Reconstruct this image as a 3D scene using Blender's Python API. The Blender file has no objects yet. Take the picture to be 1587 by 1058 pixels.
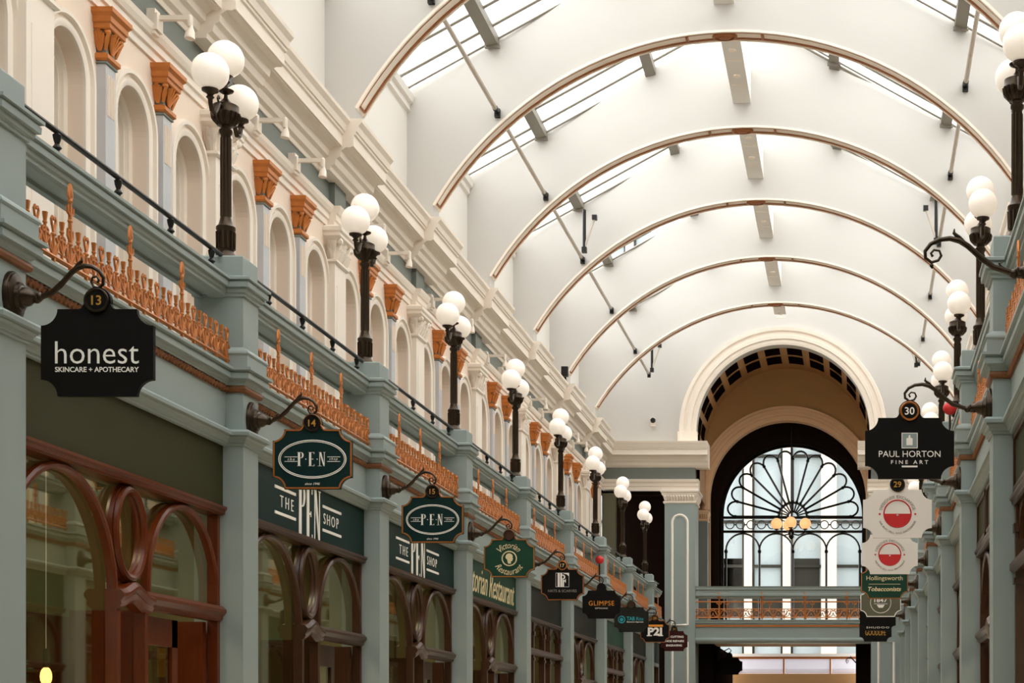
import bpy, bmesh, math, random
from math import sin, cos, pi, sqrt, radians
from mathutils import Vector
random.seed(7)
SC = bpy.context.scene
COL = SC.collection

# ------------------------------------------------------------------ camera, sky, exposure
S = 3.4            # bay length (m)
CX = -1.67         # centre line of the arcade
EYE = 1.6
cam_d = bpy.data.cameras.new('camera'); cam = bpy.data.objects.new('camera', cam_d); COL.objects.link(cam)
cam.location = (0, 0, EYE); cam.rotation_euler = (pi/2, 0, 0)
cam_d.sensor_width = 36; cam_d.lens = 2650/1587*36
cam_d.shift_x = (793.5-1327)/1587; cam_d.shift_y = (1135-529)/1587
cam_d.clip_end = 300
SC.camera = cam
SC.view_settings.view_transform = 'Standard'; SC.view_settings.look = 'None'
SC.view_settings.gamma = 1; SC.view_settings.use_curve_mapping = False
SC.view_settings.exposure = 0.0
world = bpy.data.worlds.new('overcast_sky'); SC.world = world; world.use_nodes = True
bg = world.node_tree.nodes['Background']
bg.inputs[0].default_value = (1.0, 0.985, 0.96, 1); bg.inputs[1].default_value = 4.4
SC.cycles.max_bounces = 10; SC.cycles.diffuse_bounces = 6; SC.cycles.transparent_max_bounces = 12
SC.cycles.use_denoising = True; SC.cycles.sample_clamp_indirect = 6

# ------------------------------------------------------------------ materials
def lin(c): return tuple(((x/255)/12.92 if x/255 <= .04045 else ((x/255+.055)/1.055)**2.4) for x in c)
def mat(name, rgb, rough=.6, metal=0, vary=.06, scale=6, emit=0, ecol=None, bump=0, spec=.5):
    m = bpy.data.materials.new(name); m.use_nodes = True
    nt = m.node_tree; b = nt.nodes['Principled BSDF']; c = lin(rgb)
    b.inputs['Roughness'].default_value = rough; b.inputs['Metallic'].default_value = metal; b.inputs['Specular IOR Level'].default_value = spec
    if vary:
        tc = nt.nodes.new('ShaderNodeTexCoord'); n = nt.nodes.new('ShaderNodeTexNoise'); n.inputs['Scale'].default_value = scale
        n.inputs['Detail'].default_value = 4
        r = nt.nodes.new('ShaderNodeMix'); r.data_type = 'RGBA'
        r.inputs[6].default_value = tuple(x*(1-vary) for x in c)+(1,); r.inputs[7].default_value = tuple(min(1, x*(1+vary)) for x in c)+(1,)
        nt.links.new(tc.outputs['Object'], n.inputs['Vector']); nt.links.new(n.outputs[0], r.inputs[0]); nt.links.new(r.outputs[2], b.inputs['Base Color'])
        if bump:
            bp = nt.nodes.new('ShaderNodeBump'); bp.inputs['Strength'].default_value = bump
            nt.links.new(n.outputs[0], bp.inputs['Height']); nt.links.new(bp.outputs[0], b.inputs['Normal'])
    else: b.inputs['Base Color'].default_value = c+(1,)
    if emit:
        b.inputs['Emission Color'].default_value = lin(ecol or rgb)+(1,); b.inputs['Emission Strength'].default_value = emit
    return m
def wood(name, rgb, rough=.32, spec=.28):
    m = bpy.data.materials.new(name); m.use_nodes = True
    nt = m.node_tree; b = nt.nodes['Principled BSDF']; c = lin(rgb)
    tc = nt.nodes.new('ShaderNodeTexCoord'); mp = nt.nodes.new('ShaderNodeMapping'); mp.inputs['Scale'].default_value = (14, 14, 2)
    n = nt.nodes.new('ShaderNodeTexNoise'); n.inputs['Scale'].default_value = 3; n.inputs['Detail'].default_value = 6
    r = nt.nodes.new('ShaderNodeMix'); r.data_type = 'RGBA'
    r.inputs[6].default_value = tuple(x*.6 for x in c)+(1,); r.inputs[7].default_value = tuple(x*1.3 for x in c)+(1,)
    nt.links.new(tc.outputs['Object'], mp.inputs[0]); nt.links.new(mp.outputs[0], n.inputs['Vector'])
    nt.links.new(n.outputs[0], r.inputs[0]); nt.links.new(r.outputs[2], b.inputs['Base Color'])
    b.inputs['Roughness'].default_value = rough; b.inputs['Specular IOR Level'].default_value = spec
    return m
def glassy(name, tint, refl, rough=.02, gtint=(1,1,1)):
    m = bpy.data.materials.new(name); m.use_nodes = True
    nt = m.node_tree; nt.nodes.remove(nt.nodes['Principled BSDF']); out = nt.nodes['Material Output']
    t = nt.nodes.new('ShaderNodeBsdfTransparent'); t.inputs[0].default_value = tint+(1,)
    g = nt.nodes.new('ShaderNodeBsdfGlossy'); g.inputs['Roughness'].default_value = rough; g.inputs[0].default_value = gtint+(1,)
    x = nt.nodes.new('ShaderNodeMixShader'); x.inputs[0].default_value = refl
    nt.links.new(t.outputs[0], x.inputs[1]); nt.links.new(g.outputs[0], x.inputs[2]); nt.links.new(x.outputs[0], out.inputs[0])
    return m
M = dict(
    blue=mat('blue_grey_paint', (146, 157, 153), .5, vary=.05, scale=3, spec=.35),
    blue_lt=mat('pale_blue_grey_paint', (190, 190, 192), .5),
    teal=mat('teal_grey_paint', (118, 123, 117), .55, spec=.3),
    cream=mat('cream_plaster', (236, 216, 197), .7, vary=.03),
    ivory=mat('ivory_plaster', (238, 226, 212), .65, vary=.03),
    white=mat('white_plaster', (194, 191, 186), .8, vary=.015, scale=2),
    attic=mat('pale_attic_plaster', (222, 218, 211), .8, vary=.015, scale=2),
    tan=mat('tan_plaster', (178, 136, 88), .8),
    tanmould=mat('tan_moulding', (226, 186, 146), .7),
    rope=mat('brown_rope_moulding', (124, 76, 40), .55, .1, vary=.2, scale=30),
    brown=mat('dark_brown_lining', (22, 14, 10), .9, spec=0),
    copper=mat('copper_paint', (192, 116, 54), .36, .45, vary=.25, scale=25),
    gilt=mat('orange_gilding', (192, 114, 46), .42, .15, vary=.18, scale=18),
    strip=mat('brown_gilded_line', (150, 92, 50), .45, .1),
    bronze=mat('dark_bronze', (58, 46, 33), .32, .7, vary=.15, scale=20),
    iron=mat('black_iron', (26, 24, 22), .4, .4, vary=.1),
    dark=mat('black_board', (20, 17, 14), .55, vary=.05, spec=.12),
    dkgreen=mat('dark_green_board', (16, 42, 40), .5, vary=.05, spec=.15),
    green=mat('green_board', (32, 66, 50), .5, vary=.05, spec=.15),
    olive=mat('olive_board', (56, 55, 32), .6, vary=.06, spec=.15),
    khaki=mat('khaki_board', (95, 92, 70), .5, vary=.05),
    charcoal=mat('charcoal_board', (36, 35, 29), .6, spec=.15),
    maroon=mat('maroon_board', (58, 20, 18), .5, spec=.15),
    paleboard=mat('off_white_board', (236, 226, 216), .5, vary=.02),
    letter=mat('off_white_lettering', (252, 246, 236), .5, vary=0),
    creamlet=mat('cream_lettering', (232, 212, 165), .5, vary=0),
    goldlet=mat('gold_lettering', (205, 150, 60), .4, .3, vary=0),
    orangelet=mat('orange_lettering', (236, 150, 40), .5, vary=0),
    teallet=mat('turquoise_lettering', (40, 165, 175), .5, vary=0),
    redlet=mat('red_marking', (200, 30, 28), .5, vary=0),
    greylet=mat('grey_lettering', (150, 142, 132), .5, vary=0),
    wood=wood('red_mahogany', (100, 44, 17), .3),
    dkwood=wood('dark_stained_wood', (72, 46, 30), .3, .35),
    globe=mat('opal_glass', (236, 229, 222), .25, vary=0, emit=.34, ecol=(255, 236, 214)),
    amber=mat('amber_lit_glass', (255, 214, 165), .3, vary=0, emit=.9, ecol=(255, 190, 125)),
    bulb=mat('glowing_bulb', (255, 200, 120), .3, vary=0, emit=9, ecol=(255, 180, 90)),
    steel=mat('grey_olive_steel', (126, 120, 108), .55),
    pipe=mat('pale_painted_pipe', (188, 178, 166), .5),
    floor=mat('buff_floor_tile', (212, 196, 174), .5, vary=.1, scale=3),
    inner=mat('olive_shop_wall', (112, 106, 72), .8),
    shopdark=mat('dark_shop_lining', (48, 44, 32), .8),
    glass=glassy('shop_glass', (.70, .72, .58), .40, gtint=(.86, .80, .56)),
    roofglass=glassy('roof_glass', (.93, .95, .95), .06),
    winglass=glassy('window_glass', (.30, .32, .28), .25),
    skyglass=mat('pale_office_glass', (140, 151, 154), .5, vary=.02, spec=.2),
    panel=mat('backlit_panel', (222, 218, 226), .4, vary=0, emit=.42, ecol=(222, 220, 232)),
    stone=mat('pale_street_stone', (176, 166, 154), .7),
    leafy=mat('green_leaves', (70, 92, 56), .6, vary=.3, scale=30),
)

# ------------------------------------------------------------------ mesh builder
class MB:
    def __init__(self, s=1, f=None): self.v, self.f, self.s, self.fn, self.sm = [], [], s, f, False
    def p(self, x, y, z):
        if self.fn: x, y, z = self.fn(x, y, z)
        self.v.append((self.s*x, y, z)); return len(self.v)-1
    def pts(self, L): return [self.p(*q) for q in L]
    def box(self, x0, x1, y0, y1, z0, z1):
        a = self.pts([(x0,y0,z0),(x1,y0,z0),(x1,y1,z0),(x0,y1,z0),(x0,y0,z1),(x1,y0,z1),(x1,y1,z1),(x0,y1,z1)])
        for q in ((0,1,2,3),(4,5,6,7),(0,1,5,4),(1,2,6,5),(2,3,7,6),(3,0,4,7)): self.f.append([a[i] for i in q])
    def ring(self, prof, x0, x1, y0, y1, sides='all'):      # mitred moulding round a rectangular block
        R = []
        for (e, z) in prof: R.append(self.pts([(x0-e,y0-e,z),(x1+e,y0-e,z),(x1+e,y1+e,z),(x0-e,y1+e,z)]))
        for a, b in zip(R, R[1:]):
            for i in range(4): j = (i+1) % 4; self.f.append([a[i], a[j], b[j], b[i]])
        self.f.append(R[0]); self.f.append(R[-1])
    def loops(self, R, closed=True, caps=True):
        n = len(R[0])
        for a, b in zip(R, R[1:]):
            for i in range(n if closed else n-1): j = (i+1) % n; self.f.append([a[i], a[j], b[j], b[i]])
        if caps: self.f.append(R[0]); self.f.append(R[-1])
    def extrude(self, poly, fn0, fn1):                       # polygon carried from one mapping to another
        self.loops([self.pts([fn0(*q) for q in poly]), self.pts([fn1(*q) for q in poly])])
    def prof_y(self, poly, y0, y1): self.extrude(poly, lambda x, z: (x, y0, z), lambda x, z: (x, y1, z))
    def prof_x(self, poly, x0, x1): self.extrude(poly, lambda y, z: (x0, y, z), lambda y, z: (x1, y, z))
    def plate(self, poly, y0, y1): self.extrude(poly, lambda x, z: (x, y0, z), lambda x, z: (x, y1, z))
    def lathe(self, prof, c=(0,0,0), n=14, axis='z', sc=(1,1)):
        R = []
        for r, h in prof:
            L = []
            for i in range(n):
                a = 2*pi*i/n; u, w = r*cos(a)*sc[0], r*sin(a)*sc[1]
                L.append((c[0]+u, c[1]+w, c[2]+h) if axis == 'z' else (c[0]+h, c[1]+u, c[2]+w) if axis == 'x' else (c[0]+u, c[1]+h, c[2]+w))
            R.append(self.pts(L))
        self.loops(R)
    def ball(self, c, r, n=16, m=10):
        rx, ry, rz = r if isinstance(r, tuple) else (r, r, r)
        R = []
        for k in range(m+1):
            t = -pi/2+pi*k/m; ct = max(cos(t), 1e-3)
            R.append(self.pts([(c[0]+rx*ct*cos(2*pi*i/n), c[1]+ry*ct*sin(2*pi*i/n), c[2]+rz*sin(t)) for i in range(n)]))
        self.loops(R)
    def tube(self, P, r, n=6, closed=False, flat=1):
        P = [Vector(q) for q in P]; N = len(P); R = []
        rad = r if isinstance(r, (list, tuple)) else [r]*N
        up = None
        for i in range(N):
            a = P[(i-1) % N] if (closed or i) else P[0]; b = P[(i+1) % N] if (closed or i < N-1) else P[-1]
            d = (b-a); d = d.normalized() if d.length > 1e-9 else Vector((0,0,1))
            if up is None: up = Vector((1,0,0)) if abs(d.x) < .8 else Vector((0,1,0))
            u = up-d*up.dot(d)
            if u.length < 1e-4: u = d.orthogonal()
            u.normalize(); up = u; w = d.cross(u)
            R.append(self.pts([tuple(P[i]+rad[i]*(cos(2*pi*k/n)*u*flat+sin(2*pi*k/n)*w)) for k in range(n)]))
        if closed: R.append(R[0]); self.loops(R, caps=False)
        else: self.loops(R)
    def archwall(self, a0, a1, z0, z1, arches, c0, c1, P, n=18, top=None, back=False):
        # wall in plane P(a,z,c) with arched openings (centre a, radius, springing z, bottom z)
        tz = top or (lambda a: z1)
        def face(c):
            cur = a0
            for (ac, R, zs, zb) in sorted(arches):
                def strip(u0, u1):
                    k = max(1, int(abs(u1-u0)/.5)) if top else 1
                    for i in range(k):
                        p, q = u0+(u1-u0)*i/k, u0+(u1-u0)*(i+1)/k
                        self.f.append(self.pts([P(p,z0,c),P(q,z0,c),P(q,tz(q),c),P(p,tz(p),c)]))
                strip(cur, ac-R)
                L = [(ac-R*cos(pi*i/n), zs+R*sin(pi*i/n)) for i in range(n+1)]
                for (p, b), (q, d) in zip(L, L[1:]): self.f.append(self.pts([P(p,b,c),P(q,d,c),P(q,tz(q),c),P(p,tz(p),c)]))
                if zb > z0: self.f.append(self.pts([P(ac-R,z0,c),P(ac+R,z0,c),P(ac+R,zb,c),P(ac-R,zb,c)]))
                cur = ac+R
            strip(cur, a1)
        face(c0)
        if back: face(c1)
        for (ac, R, zs, zb) in arches:
            L = [(ac-R, zb)]+[(ac-R*cos(pi*i/n), zs+R*sin(pi*i/n)) for i in range(n+1)]+[(ac+R, zb)]
            for (p, b), (q, d) in zip(L, L[1:]): self.f.append(self.pts([P(p,b,c0),P(q,d,c0),P(q,d,c1),P(p,b,c1)]))
    def archmould(self, ac, R, zs, zb, prof, P, n=18, closed=True, a_from=0, a_to=pi):
        path = [(-1, None)]*0
        R_ = []
        def rowpt(dr, c, k):
            if k == -1: return P(ac-(R+dr), zb, c)
            if k == n+1: return P(ac+(R+dr), zb, c)
            t = a_from+(a_to-a_from)*k/n
            return P(ac-(R+dr)*cos(t), zs+(R+dr)*sin(t), c)
        ks = list(range(n+1))
        if zb is not None and zb < zs: ks = [-1]+ks+[n+1]
        for k in ks: R_.append(self.pts([rowpt(dr, c, k) for dr, c in prof]))
        self.loops(R_, closed=closed, caps=closed)
    def text(self, body, w=None, h=None, fn=None, shear=0, fat=0, depth=.004, spacing=1, bend=None):
        V, F = text_mesh(body, shear, fat, spacing)
        xs = [v[0] for v in V]; ys = [v[1] for v in V]
        W, H = max(xs)-min(xs), max(ys)-min(ys); cx, cy = (max(xs)+min(xs))/2, (max(ys)+min(ys))/2
        kx = w/W if w else h/H; ky = h/H if h else kx
        lo, hi = [], []
        for v in V:
            a, b = (v[0]-cx)*kx, (v[1]-cy)*ky
            if bend:
                Rb = bend; t = a/abs(Rb)
                if Rb > 0: a, b = (Rb+b)*sin(t), (Rb+b)*cos(t)
                else: q = -Rb-b; a, b = q*sin(t), -q*cos(t)
            lo.append(self.p(*fn(a, b, 0))); hi.append(self.p(*fn(a, b, depth)))
        from collections import Counter
        E = Counter()
        for q in F:
            self.f.append([hi[i] for i in q])
            for i in range(len(q)): E[tuple(sorted((q[i], q[(i+1) % len(q)])))] += 1
        for (i, j), k in E.items():
            if k == 1: self.f.append([lo[i], lo[j], hi[j], hi[i]])
    def build(self, name, m, parent=None, smooth=False, recalc=True, loc=None):
        me = bpy.data.meshes.new(name); me.from_pydata(self.v, [], self.f); 
        if recalc:
            bm = bmesh.new(); bm.from_mesh(me); bmesh.ops.recalc_face_normals(bm, faces=bm.faces[:]); bm.to_mesh(me); bm.free()
        me.materials.append(M[m])
        if smooth:
            for q in me.polygons: q.use_smooth = True
            try: me.set_sharp_from_angle(angle=radians(40))
            except Exception: pass
        o = bpy.data.objects.new(name, me); COL.objects.link(o)
        if parent: o.parent = parent
        if loc: o.location = loc
        return o
_tm = {}
def text_mesh(body, shear, fat, spacing):
    k = (body, shear, fat, spacing)
    if k not in _tm:
        c = bpy.data.curves.new('lettering', 'FONT'); c.body = body; c.shear = shear; c.offset = fat; c.space_character = spacing
        c.resolution_u = 3; c.fill_mode = 'FRONT'
        o = bpy.data.objects.new('lettering', c); COL.objects.link(o)
        dg = bpy.context.evaluated_depsgraph_get(); me = bpy.data.meshes.new_from_object(o.evaluated_get(dg))
        bm = bmesh.new(); bm.from_mesh(me); bmesh.ops.remove_doubles(bm, verts=bm.verts[:], dist=1e-5); bm.to_mesh(me); bm.free()
        _tm[k] = ([tuple(v.co) for v in me.vertices], [list(p.vertices) for p in me.polygons])
        bpy.data.objects.remove(o); bpy.data.curves.remove(c); bpy.data.meshes.remove(me)
    return _tm[k]

def tag(o, label, cat, group=None, kind=None):
    if label: o['label'] = label
    if cat: o['category'] = cat
    if group: o['group'] = group
    if kind: o['kind'] = kind
    return o
def empty(name, loc):
    o = bpy.data.objects.new(name, None); o.empty_display_size = .2; COL.objects.link(o); o.location = loc; return o
def copy_tree(o, parent=None):
    c = o.copy(); COL.objects.link(c); c.parent = parent
    for ch in o.children: copy_tree(ch, c)
    return c
PROTO = {}
def thing(key, make, name, loc, label, cat, group=None, kind=None):
    if key in PROTO: r = copy_tree(PROTO[key]); r.location = loc
    else:
        r = empty(name, loc); make(r); PROTO[key] = r
    tag(r, label, cat, group, kind)
    return r
def struct(o): o['kind'] = 'structure'; return o
def xs(s, h): return CX+s*h
YZ = lambda a, z, c: (c, a, z)     # opening in a side wall
XZ = lambda a, z, c: (a, c, z)     # opening in a cross wall
ORD = ['first','second','third','fourth','fifth','sixth','seventh','eighth','ninth','tenth','eleventh','twelfth']
# ------------------------------------------------------------------ layout along the arcade
DL, DR = 2.53, 2.39                      # first pier of each side, in bays from the camera
YL = [S*(DL+k) for k in range(9)]        # piers that carry signs 13 to 21
YR = [S*(DR+k) for k in range(9)]
NUML = ['13','14','15','16','17','18','19','20','21']
NUMR = [None,'30','29','28','27','26','25','24','23']
YEND = 38.1
def near_of(side, k):                     # words that say where along the arcade something stands
    if side < 0: return 'sign number %s' % NUML[k] if k < 9 else 'the end wall'
    return ('sign number %s' % NUMR[k]) if 0 < k < 8 else ('the empty near sign bracket' if k == 0 else 'the right-hand end')
def bay_of(side, k):
    if side < 0: return 'between signs 13 and 14|between signs 14 and 15|between signs 15 and 16|between signs 16 and 17|between signs 17 and 18|between signs 18 and 19|between signs 19 and 20|between signs 20 and 21|between sign 21 and the end wall'.split('|')[k]
    return 'between the empty bracket and sign 30|between signs 30 and 29|between signs 29 and 28|between signs 28 and 27|between signs 27 and 26|between signs 26 and 25|between signs 25 and 24|beyond sign 24|last before the right end pier'.split('|')[k]
UP = 3.44                                # upper wall pilasters and roof arches
def yup(side, k): return S*(UP-2+k-(0 if side < 0 else .17))    # k=0 at 1.44 bays
KUP = 10                                 # upper bays
H_WALL = 4.01

# ------------------------------------------------------------------ floor, added rear light block, side walls
m = MB(); m.box(-9, 6, -8, 60, -.2, 0); struct(m.build('floor', 'floor'))
m = MB(); m.box(xs(-1,4.2), xs(1,4.2), -8.2, -8, 0, 12); struct(m.build('wall_light_block', 'shopdark'))  # added across the unseen rear to keep light off the pier fronts
for s, nm in ((-1,'left'), (1,'right')):
    y0 = YL[0] if s < 0 else YR[0]
    m = MB(s); o_ = (2.72, 4.01)
    m.box(2.72, 2.9, -8, y0-.15, 0, 4.76); m.box(4.01, 4.3, -8, yup(s,0), 4.0, 8.1)
    struct(m.build('wall_lower_'+nm, 'blue', loc=(CX,0,0)))
    m = MB(s); m.box(2.72, 4.4, -8, 38, 4.0, 4.1); struct(m.build('balcony_floor_'+nm, 'blue', loc=(CX,0,0)))
    # shop rooms behind the shop fronts
    m = MB(s); m.box(5.2, 5.3, y0-1, 38, 0, 3.8); m.box(2.9, 5.3, y0-1, 38, 3.7, 3.8)
    for y in (YL if s < 0 else YR)+[38]: m.box(3.4, 5.2, y-.05, y+.05, 0, 3.7)
    struct(m.build('wall_shop_'+nm, 'inner', loc=(CX,0,0)))
    # upper wall with arched window openings, one mesh a bay
    for k in range(KUP):
        a = yup(s,k); b = yup(s,k+1) if k < KUP-1 else YEND
        c = a+S/2; m = MB(s)
        ar = [(c+t*S, .29, 6.36, 4.1) for t in (-.33, 0, .33)] if b-a > 3 else [(a+.58, .29, 6.36, 4.1), (a+1.4, .29, 6.36, 4.1)]
        m.archwall(a, b, 4.1, 8.1, ar, H_WALL, H_WALL+.36, YZ, n=20)
        m.box(H_WALL+.36, H_WALL+.5, a, b, 7.0, 8.1)
        struct(m.build('wall_upper_'+nm, 'cream', loc=(CX,0,0)))
        for (ac, R, zs, zb) in ar:
            w = empty('window_%d' % (1+len([o for o in SC.objects if o.name.startswith('window_') and o.type == 'EMPTY'])), (CX+s*H_WALL, ac, 0)); struct(w)
            key = ('upwin', s)
            if key in PROTO:
                for ch in PROTO[key].children: copy_tree(ch, w)
            else:
                PROTO[key] = w
                q = MB(s); q.archmould(0, R, zs, zb, [(0,.0),(0,-.02),(.025,-.03),(.05,-.03),(.055,-.012),(.085,-.012),(.09,-.045),(.12,-.045),(.13,-.02),(.135,0)], YZ, n=24); q.build('archivolt', 'ivory', w, True)
                q = MB(s); q.archmould(0, .20, zs, zb, [(.092,.115),(.075,.115),(.065,.135),(.05,.125),(.045,.16),(.025,.155),(.02,.19),(.0,.20),(0,.30),(.092,.30)], YZ, n=20); q.build('frame', 'ivory', w, True)
                q = MB(s); L = [(-.2, zb)]+[(-.2*cos(pi*i/12), zs+.2*sin(pi*i/12)) for i in range(13)]+[(.2, zb)]
                q.f.append(q.pts([(.26, y, z) for y, z in L])); q.build('pane', 'winglass', w)
                q = MB(s); q.box(.24,.26,-.012,.012,zb,zs+.19); q.box(.24,.26,-.2,.2,5.3,5.33); q.box(.24,.26,-.2,.2,6.3,6.33); q.build('glazing_bar', 'ivory', w)
    m = MB(s); m.box(4.9, 5.0, -8, 39, 4.0, 8.1); struct(m.build('wall_room_'+nm, 'shopdark', loc=(CX,0,0)))
    # entablature: architrave, frieze, cornice, broken forward over every white pilaster
    yN, yF = -8, YEND-.1
    brk = [yup(s,k)+.05 for k in range(KUP)]
    arc = lambda e: [(4.05,7.02),(3.99-e,7.02),(3.99-e,7.08),(3.97-e,7.09),(3.97-e,7.15),(3.95-e,7.16),(3.93-e,7.2),(3.92-e,7.24),(4.05,7.24)]
    fri = lambda e: [(4.05,7.24),(3.985-e,7.24),(3.985-e,7.52),(4.05,7.52)]
    cor = lambda e: [(4.2,7.5),(3.97-e,7.5),(3.96-e,7.54),(3.92-e,7.56),(3.90-e,7.62),(3.86-e,7.64),(3.85-e,7.70),(3.80-e,7.735),(3.745-e,7.735),(3.74-e,7.745),(3.72-e,7.745),(3.72-e,7.86),(3.70-e,7.87),(3.70-e,7.895),(3.685-e,7.90),(3.67-e,7.96),(3.635-e,8.0),(3.63-e,8.035),(4.2,8.045)]
    for nm2, pr, half, e1, mt in (('trim_architrave_', arc, .24, .07, 'ivory'), ('trim_frieze_', fri, .2, .06, 'teal'), ('trim_cornice_', cor, .62, .12, 'ivory')):
        m = MB(s); cur = yN
        for y in brk: m.prof_y(pr(0), cur, y-half); m.prof_y(pr(e1), y-half, y+half); cur = y+half
        m.prof_y(pr(0), cur, yF); struct(m.build(nm2+nm, mt, loc=(CX,0,0)))
    # attic wall above the cornice with its eaves moulding
    m = MB(s); m.box(4.10, 4.3, -8, 38.5, 8.0, 9.95); m.prof_y([(4.1,9.56),(4.06,9.58),(4.06,9.66),(4.02,9.68),(4.0,9.76),(4.1,9.78)], -8, 38.2)
    struct(m.build('wall_attic_'+nm, 'attic', loc=(CX,0,0)))

# ------------------------------------------------------------------ pilasters of the upper wall
def orange_pilaster(s):
    def mk(r):
        m = MB(s); m.box(-.07,.02,-.085,.085,4.1,6.62); m.build('shaft', 'blue_lt', r)
        m = MB(s)
        for i in range(5): m.box(-.075,-.065,-.062+i*.028,-.049+i*.028,6.22,6.53)
        m.build('fluting', 'cream', r)
        m = MB(s); m.ring([(.0,6.595),(.012,6.60),(.012,6.615),(.0,6.62)], -.07, .02, -.085, .085); m.build('necking', 'teal', r)
        c = empty('capital', (0,0,0)); c.parent = r
        m = MB(s); m.ring([(.012,6.62),(.028,6.635),(.028,6.665),(.0,6.685)], -.07, .02, -.085, .085); m.build('astragal', 'gilt', c)
        m = MB(s); m.ring([(.0,6.68),(.0,6.74),(.015,6.80),(.03,6.85)], -.07, .02, -.085, .085); m.build('bell', 'teal', c)
        m = MB(s); m.ring([(.045,6.84),(.055,6.85),(.055,6.88),(.068,6.89),(.068,6.93),(.09,6.955),(.09,6.99),(.05,7.0)], -.07, .02, -.085, .085); m.build('abacus', 'gilt', c)
        m = MB(s)
        def frond(P, k):
            m.tube(P, [.004*k,.008*k,.0105*k,.0105*k,.005*k], 6)
        for face in ('front', 'near', 'far'):
            for a in (-.075,-.05,-.025,0,.025,.05,.075):
                L = []
                for t in (0,.3,.6,.85,1):
                    u = a*(.25+.95*t); z = 6.69+t*(.165-abs(a)*.6); o = .010+.04*t*t
                    if face == 'front': L.append((-.07-o, u, z))
                    elif face == 'near': L.append((-.03+u*.5, -.085-o, z))
                    else: L.append((-.03+u*.5, .085+o, z))
                frond(L, 1)
        for y in (-1, 1): m.ball((-.095, y*.108, 6.825), (.026,.026,.024), 10, 6); m.tube([(-.07,y*.085,6.70),(-.085,y*.10,6.77),(-.11,y*.12,6.82)],[.012,.02,.01],6)
        m.build('acanthus_leaves', 'gilt', c, True)
    return mk
def white_pilaster(s):
    def mk(r):
        m = MB(s); m.box(-.10,.02,-.2,.2,4.1,6.62); m.box(-.105,-.1,-.13,.13,4.6,6.4); m.build('shaft', 'ivory', r)
        c = empty('capital', (0,0,0)); c.parent = r
        m = MB(s); m.ring([(.01,6.62),(.03,6.635),(.03,6.66),(0,6.67),(0,6.74),(.03,6.86),(.05,6.88)], -.10, .02, -.2, .2); m.build('bell', 'ivory', c)
        m = MB(s); m.ring([(.05,6.88),(.08,6.90),(.08,6.93),(.10,6.95),(.10,6.99),(.04,7.02)], -.10, .02, -.2, .2); m.build('abacus', 'ivory', c)
        m = MB(s)
        for row, (zb, hh, n) in enumerate(((6.67,.10,4),(6.73,.12,3))):
            for i in range(n):
                y = -.15+.3*i/(n-1)
                m.tube([(-.10,y,zb),(-.125,y,zb+hh*.5),(-.14,y,zb+hh*.85),(-.165,y,zb+hh),(-.165,y,zb+hh*.85)], [.03,.034,.03,.02,.01], 6)
            for i in range(2):
                for y in (-1, 1): m.tube([(-.05+.0*i,y*.2,zb),(-.05,y*.225,zb+hh*.5),(-.05,y*.25,zb+hh*.9),(-.05,y*.27,zb+hh)], [.03,.034,.026,.01], 6)
        for y in (-1, 1):
            P = [(-.12-.05*(1-t/9), y*(.18+.035*cos(t*.9)*(1-t/12)), 6.85+.035*sin(t*.9)*(1-t/12)) for t in range(10)]
            m.tube(P, .014, 6); m.ball((-.15, y*.19, 6.85), (.04,.03,.035), 8, 6)
        m.build('acanthus_leaves', 'ivory', c, True)
    return mk
for s in (-1, 1):
    first = True
    for k in range(KUP):
        a = yup(s,k)
        if k < 1: continue
        side = 'left' if s < 0 else 'right'
        if k <= KUP-1:
            thing(('wp', s), white_pilaster(s), 'corinthian_pilaster', (CX+s*H_WALL, a, 0), 'cream leaf-capped pilaster on the %s upper wall, %s along from the camera' % (side, ORD[k-1]), 'pilaster', 'cream pilasters of the upper wall')
        for j, t in enumerate((-.156, .156)):
            y = a+S*(.5+t)
            if y > YEND-.4: continue
            thing(('op', s), orange_pilaster(s), 'gilded_pilaster', (CX+s*H_WALL, y, 0), 'orange-capped pilaster, %s upper wall, %s of the %s pair from the camera' % (side, ('nearer', 'farther')[j], ORD[k-1]), 'pilaster', 'orange-capped pilasters of the upper wall')

# ------------------------------------------------------------------ balcony piers and parapets
def pier(s):
    X0, X1, Y0, Y1 = 0, .34, -.15, .15
    def mk(r):
        def part(n, prof, mt='blue'): m = MB(s); m.ring(prof, X0, X1, Y0, Y1); m.build(n, mt, r)
        part('shaft', [(.03,0),(.03,.28),(0,.31),(0,3.60)])
        part('lower_capital', [(0,3.585),(.012,3.588),(.012,3.602),(.022,3.606),(.03,3.63),(.045,3.642),(.045,3.65),(.064,3.653),(.066,3.675),(.05,3.692),(0,3.697)])
        part('frieze_block', [(0,3.69),(0,3.96)])
        part('rope_moulding', [(.004,3.955),(.02,3.96),(.026,3.98),(.02,4.0),(.004,4.003)], 'rope')
        part('cornice', [(.01,4.0),(.02,4.003),(.02,4.018),(.034,4.03),(.04,4.042),(.06,4.045),(.06,4.082),(.052,4.086),(.052,4.094),(.08,4.10),(.08,4.118),(.03,4.128)])
        part('pedestal', [(.045,4.12),(.045,4.205),(.05,4.21),(.055,4.22),(.05,4.235),(.02,4.26),(0,4.27),(0,4.625)])
        part('cap_moulding', [(0,4.62),(.014,4.622),(.014,4.64),(.03,4.648),(.034,4.664),(.034,4.676),(.054,4.678),(.056,4.712),(.048,4.716),(.048,4.724),(.068,4.727),(.068,4.745),(.01,4.765)])
        part('lamp_block', [(-.004,4.755),(-.004,4.90),(-.012,4.91)])
    return mk
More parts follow.
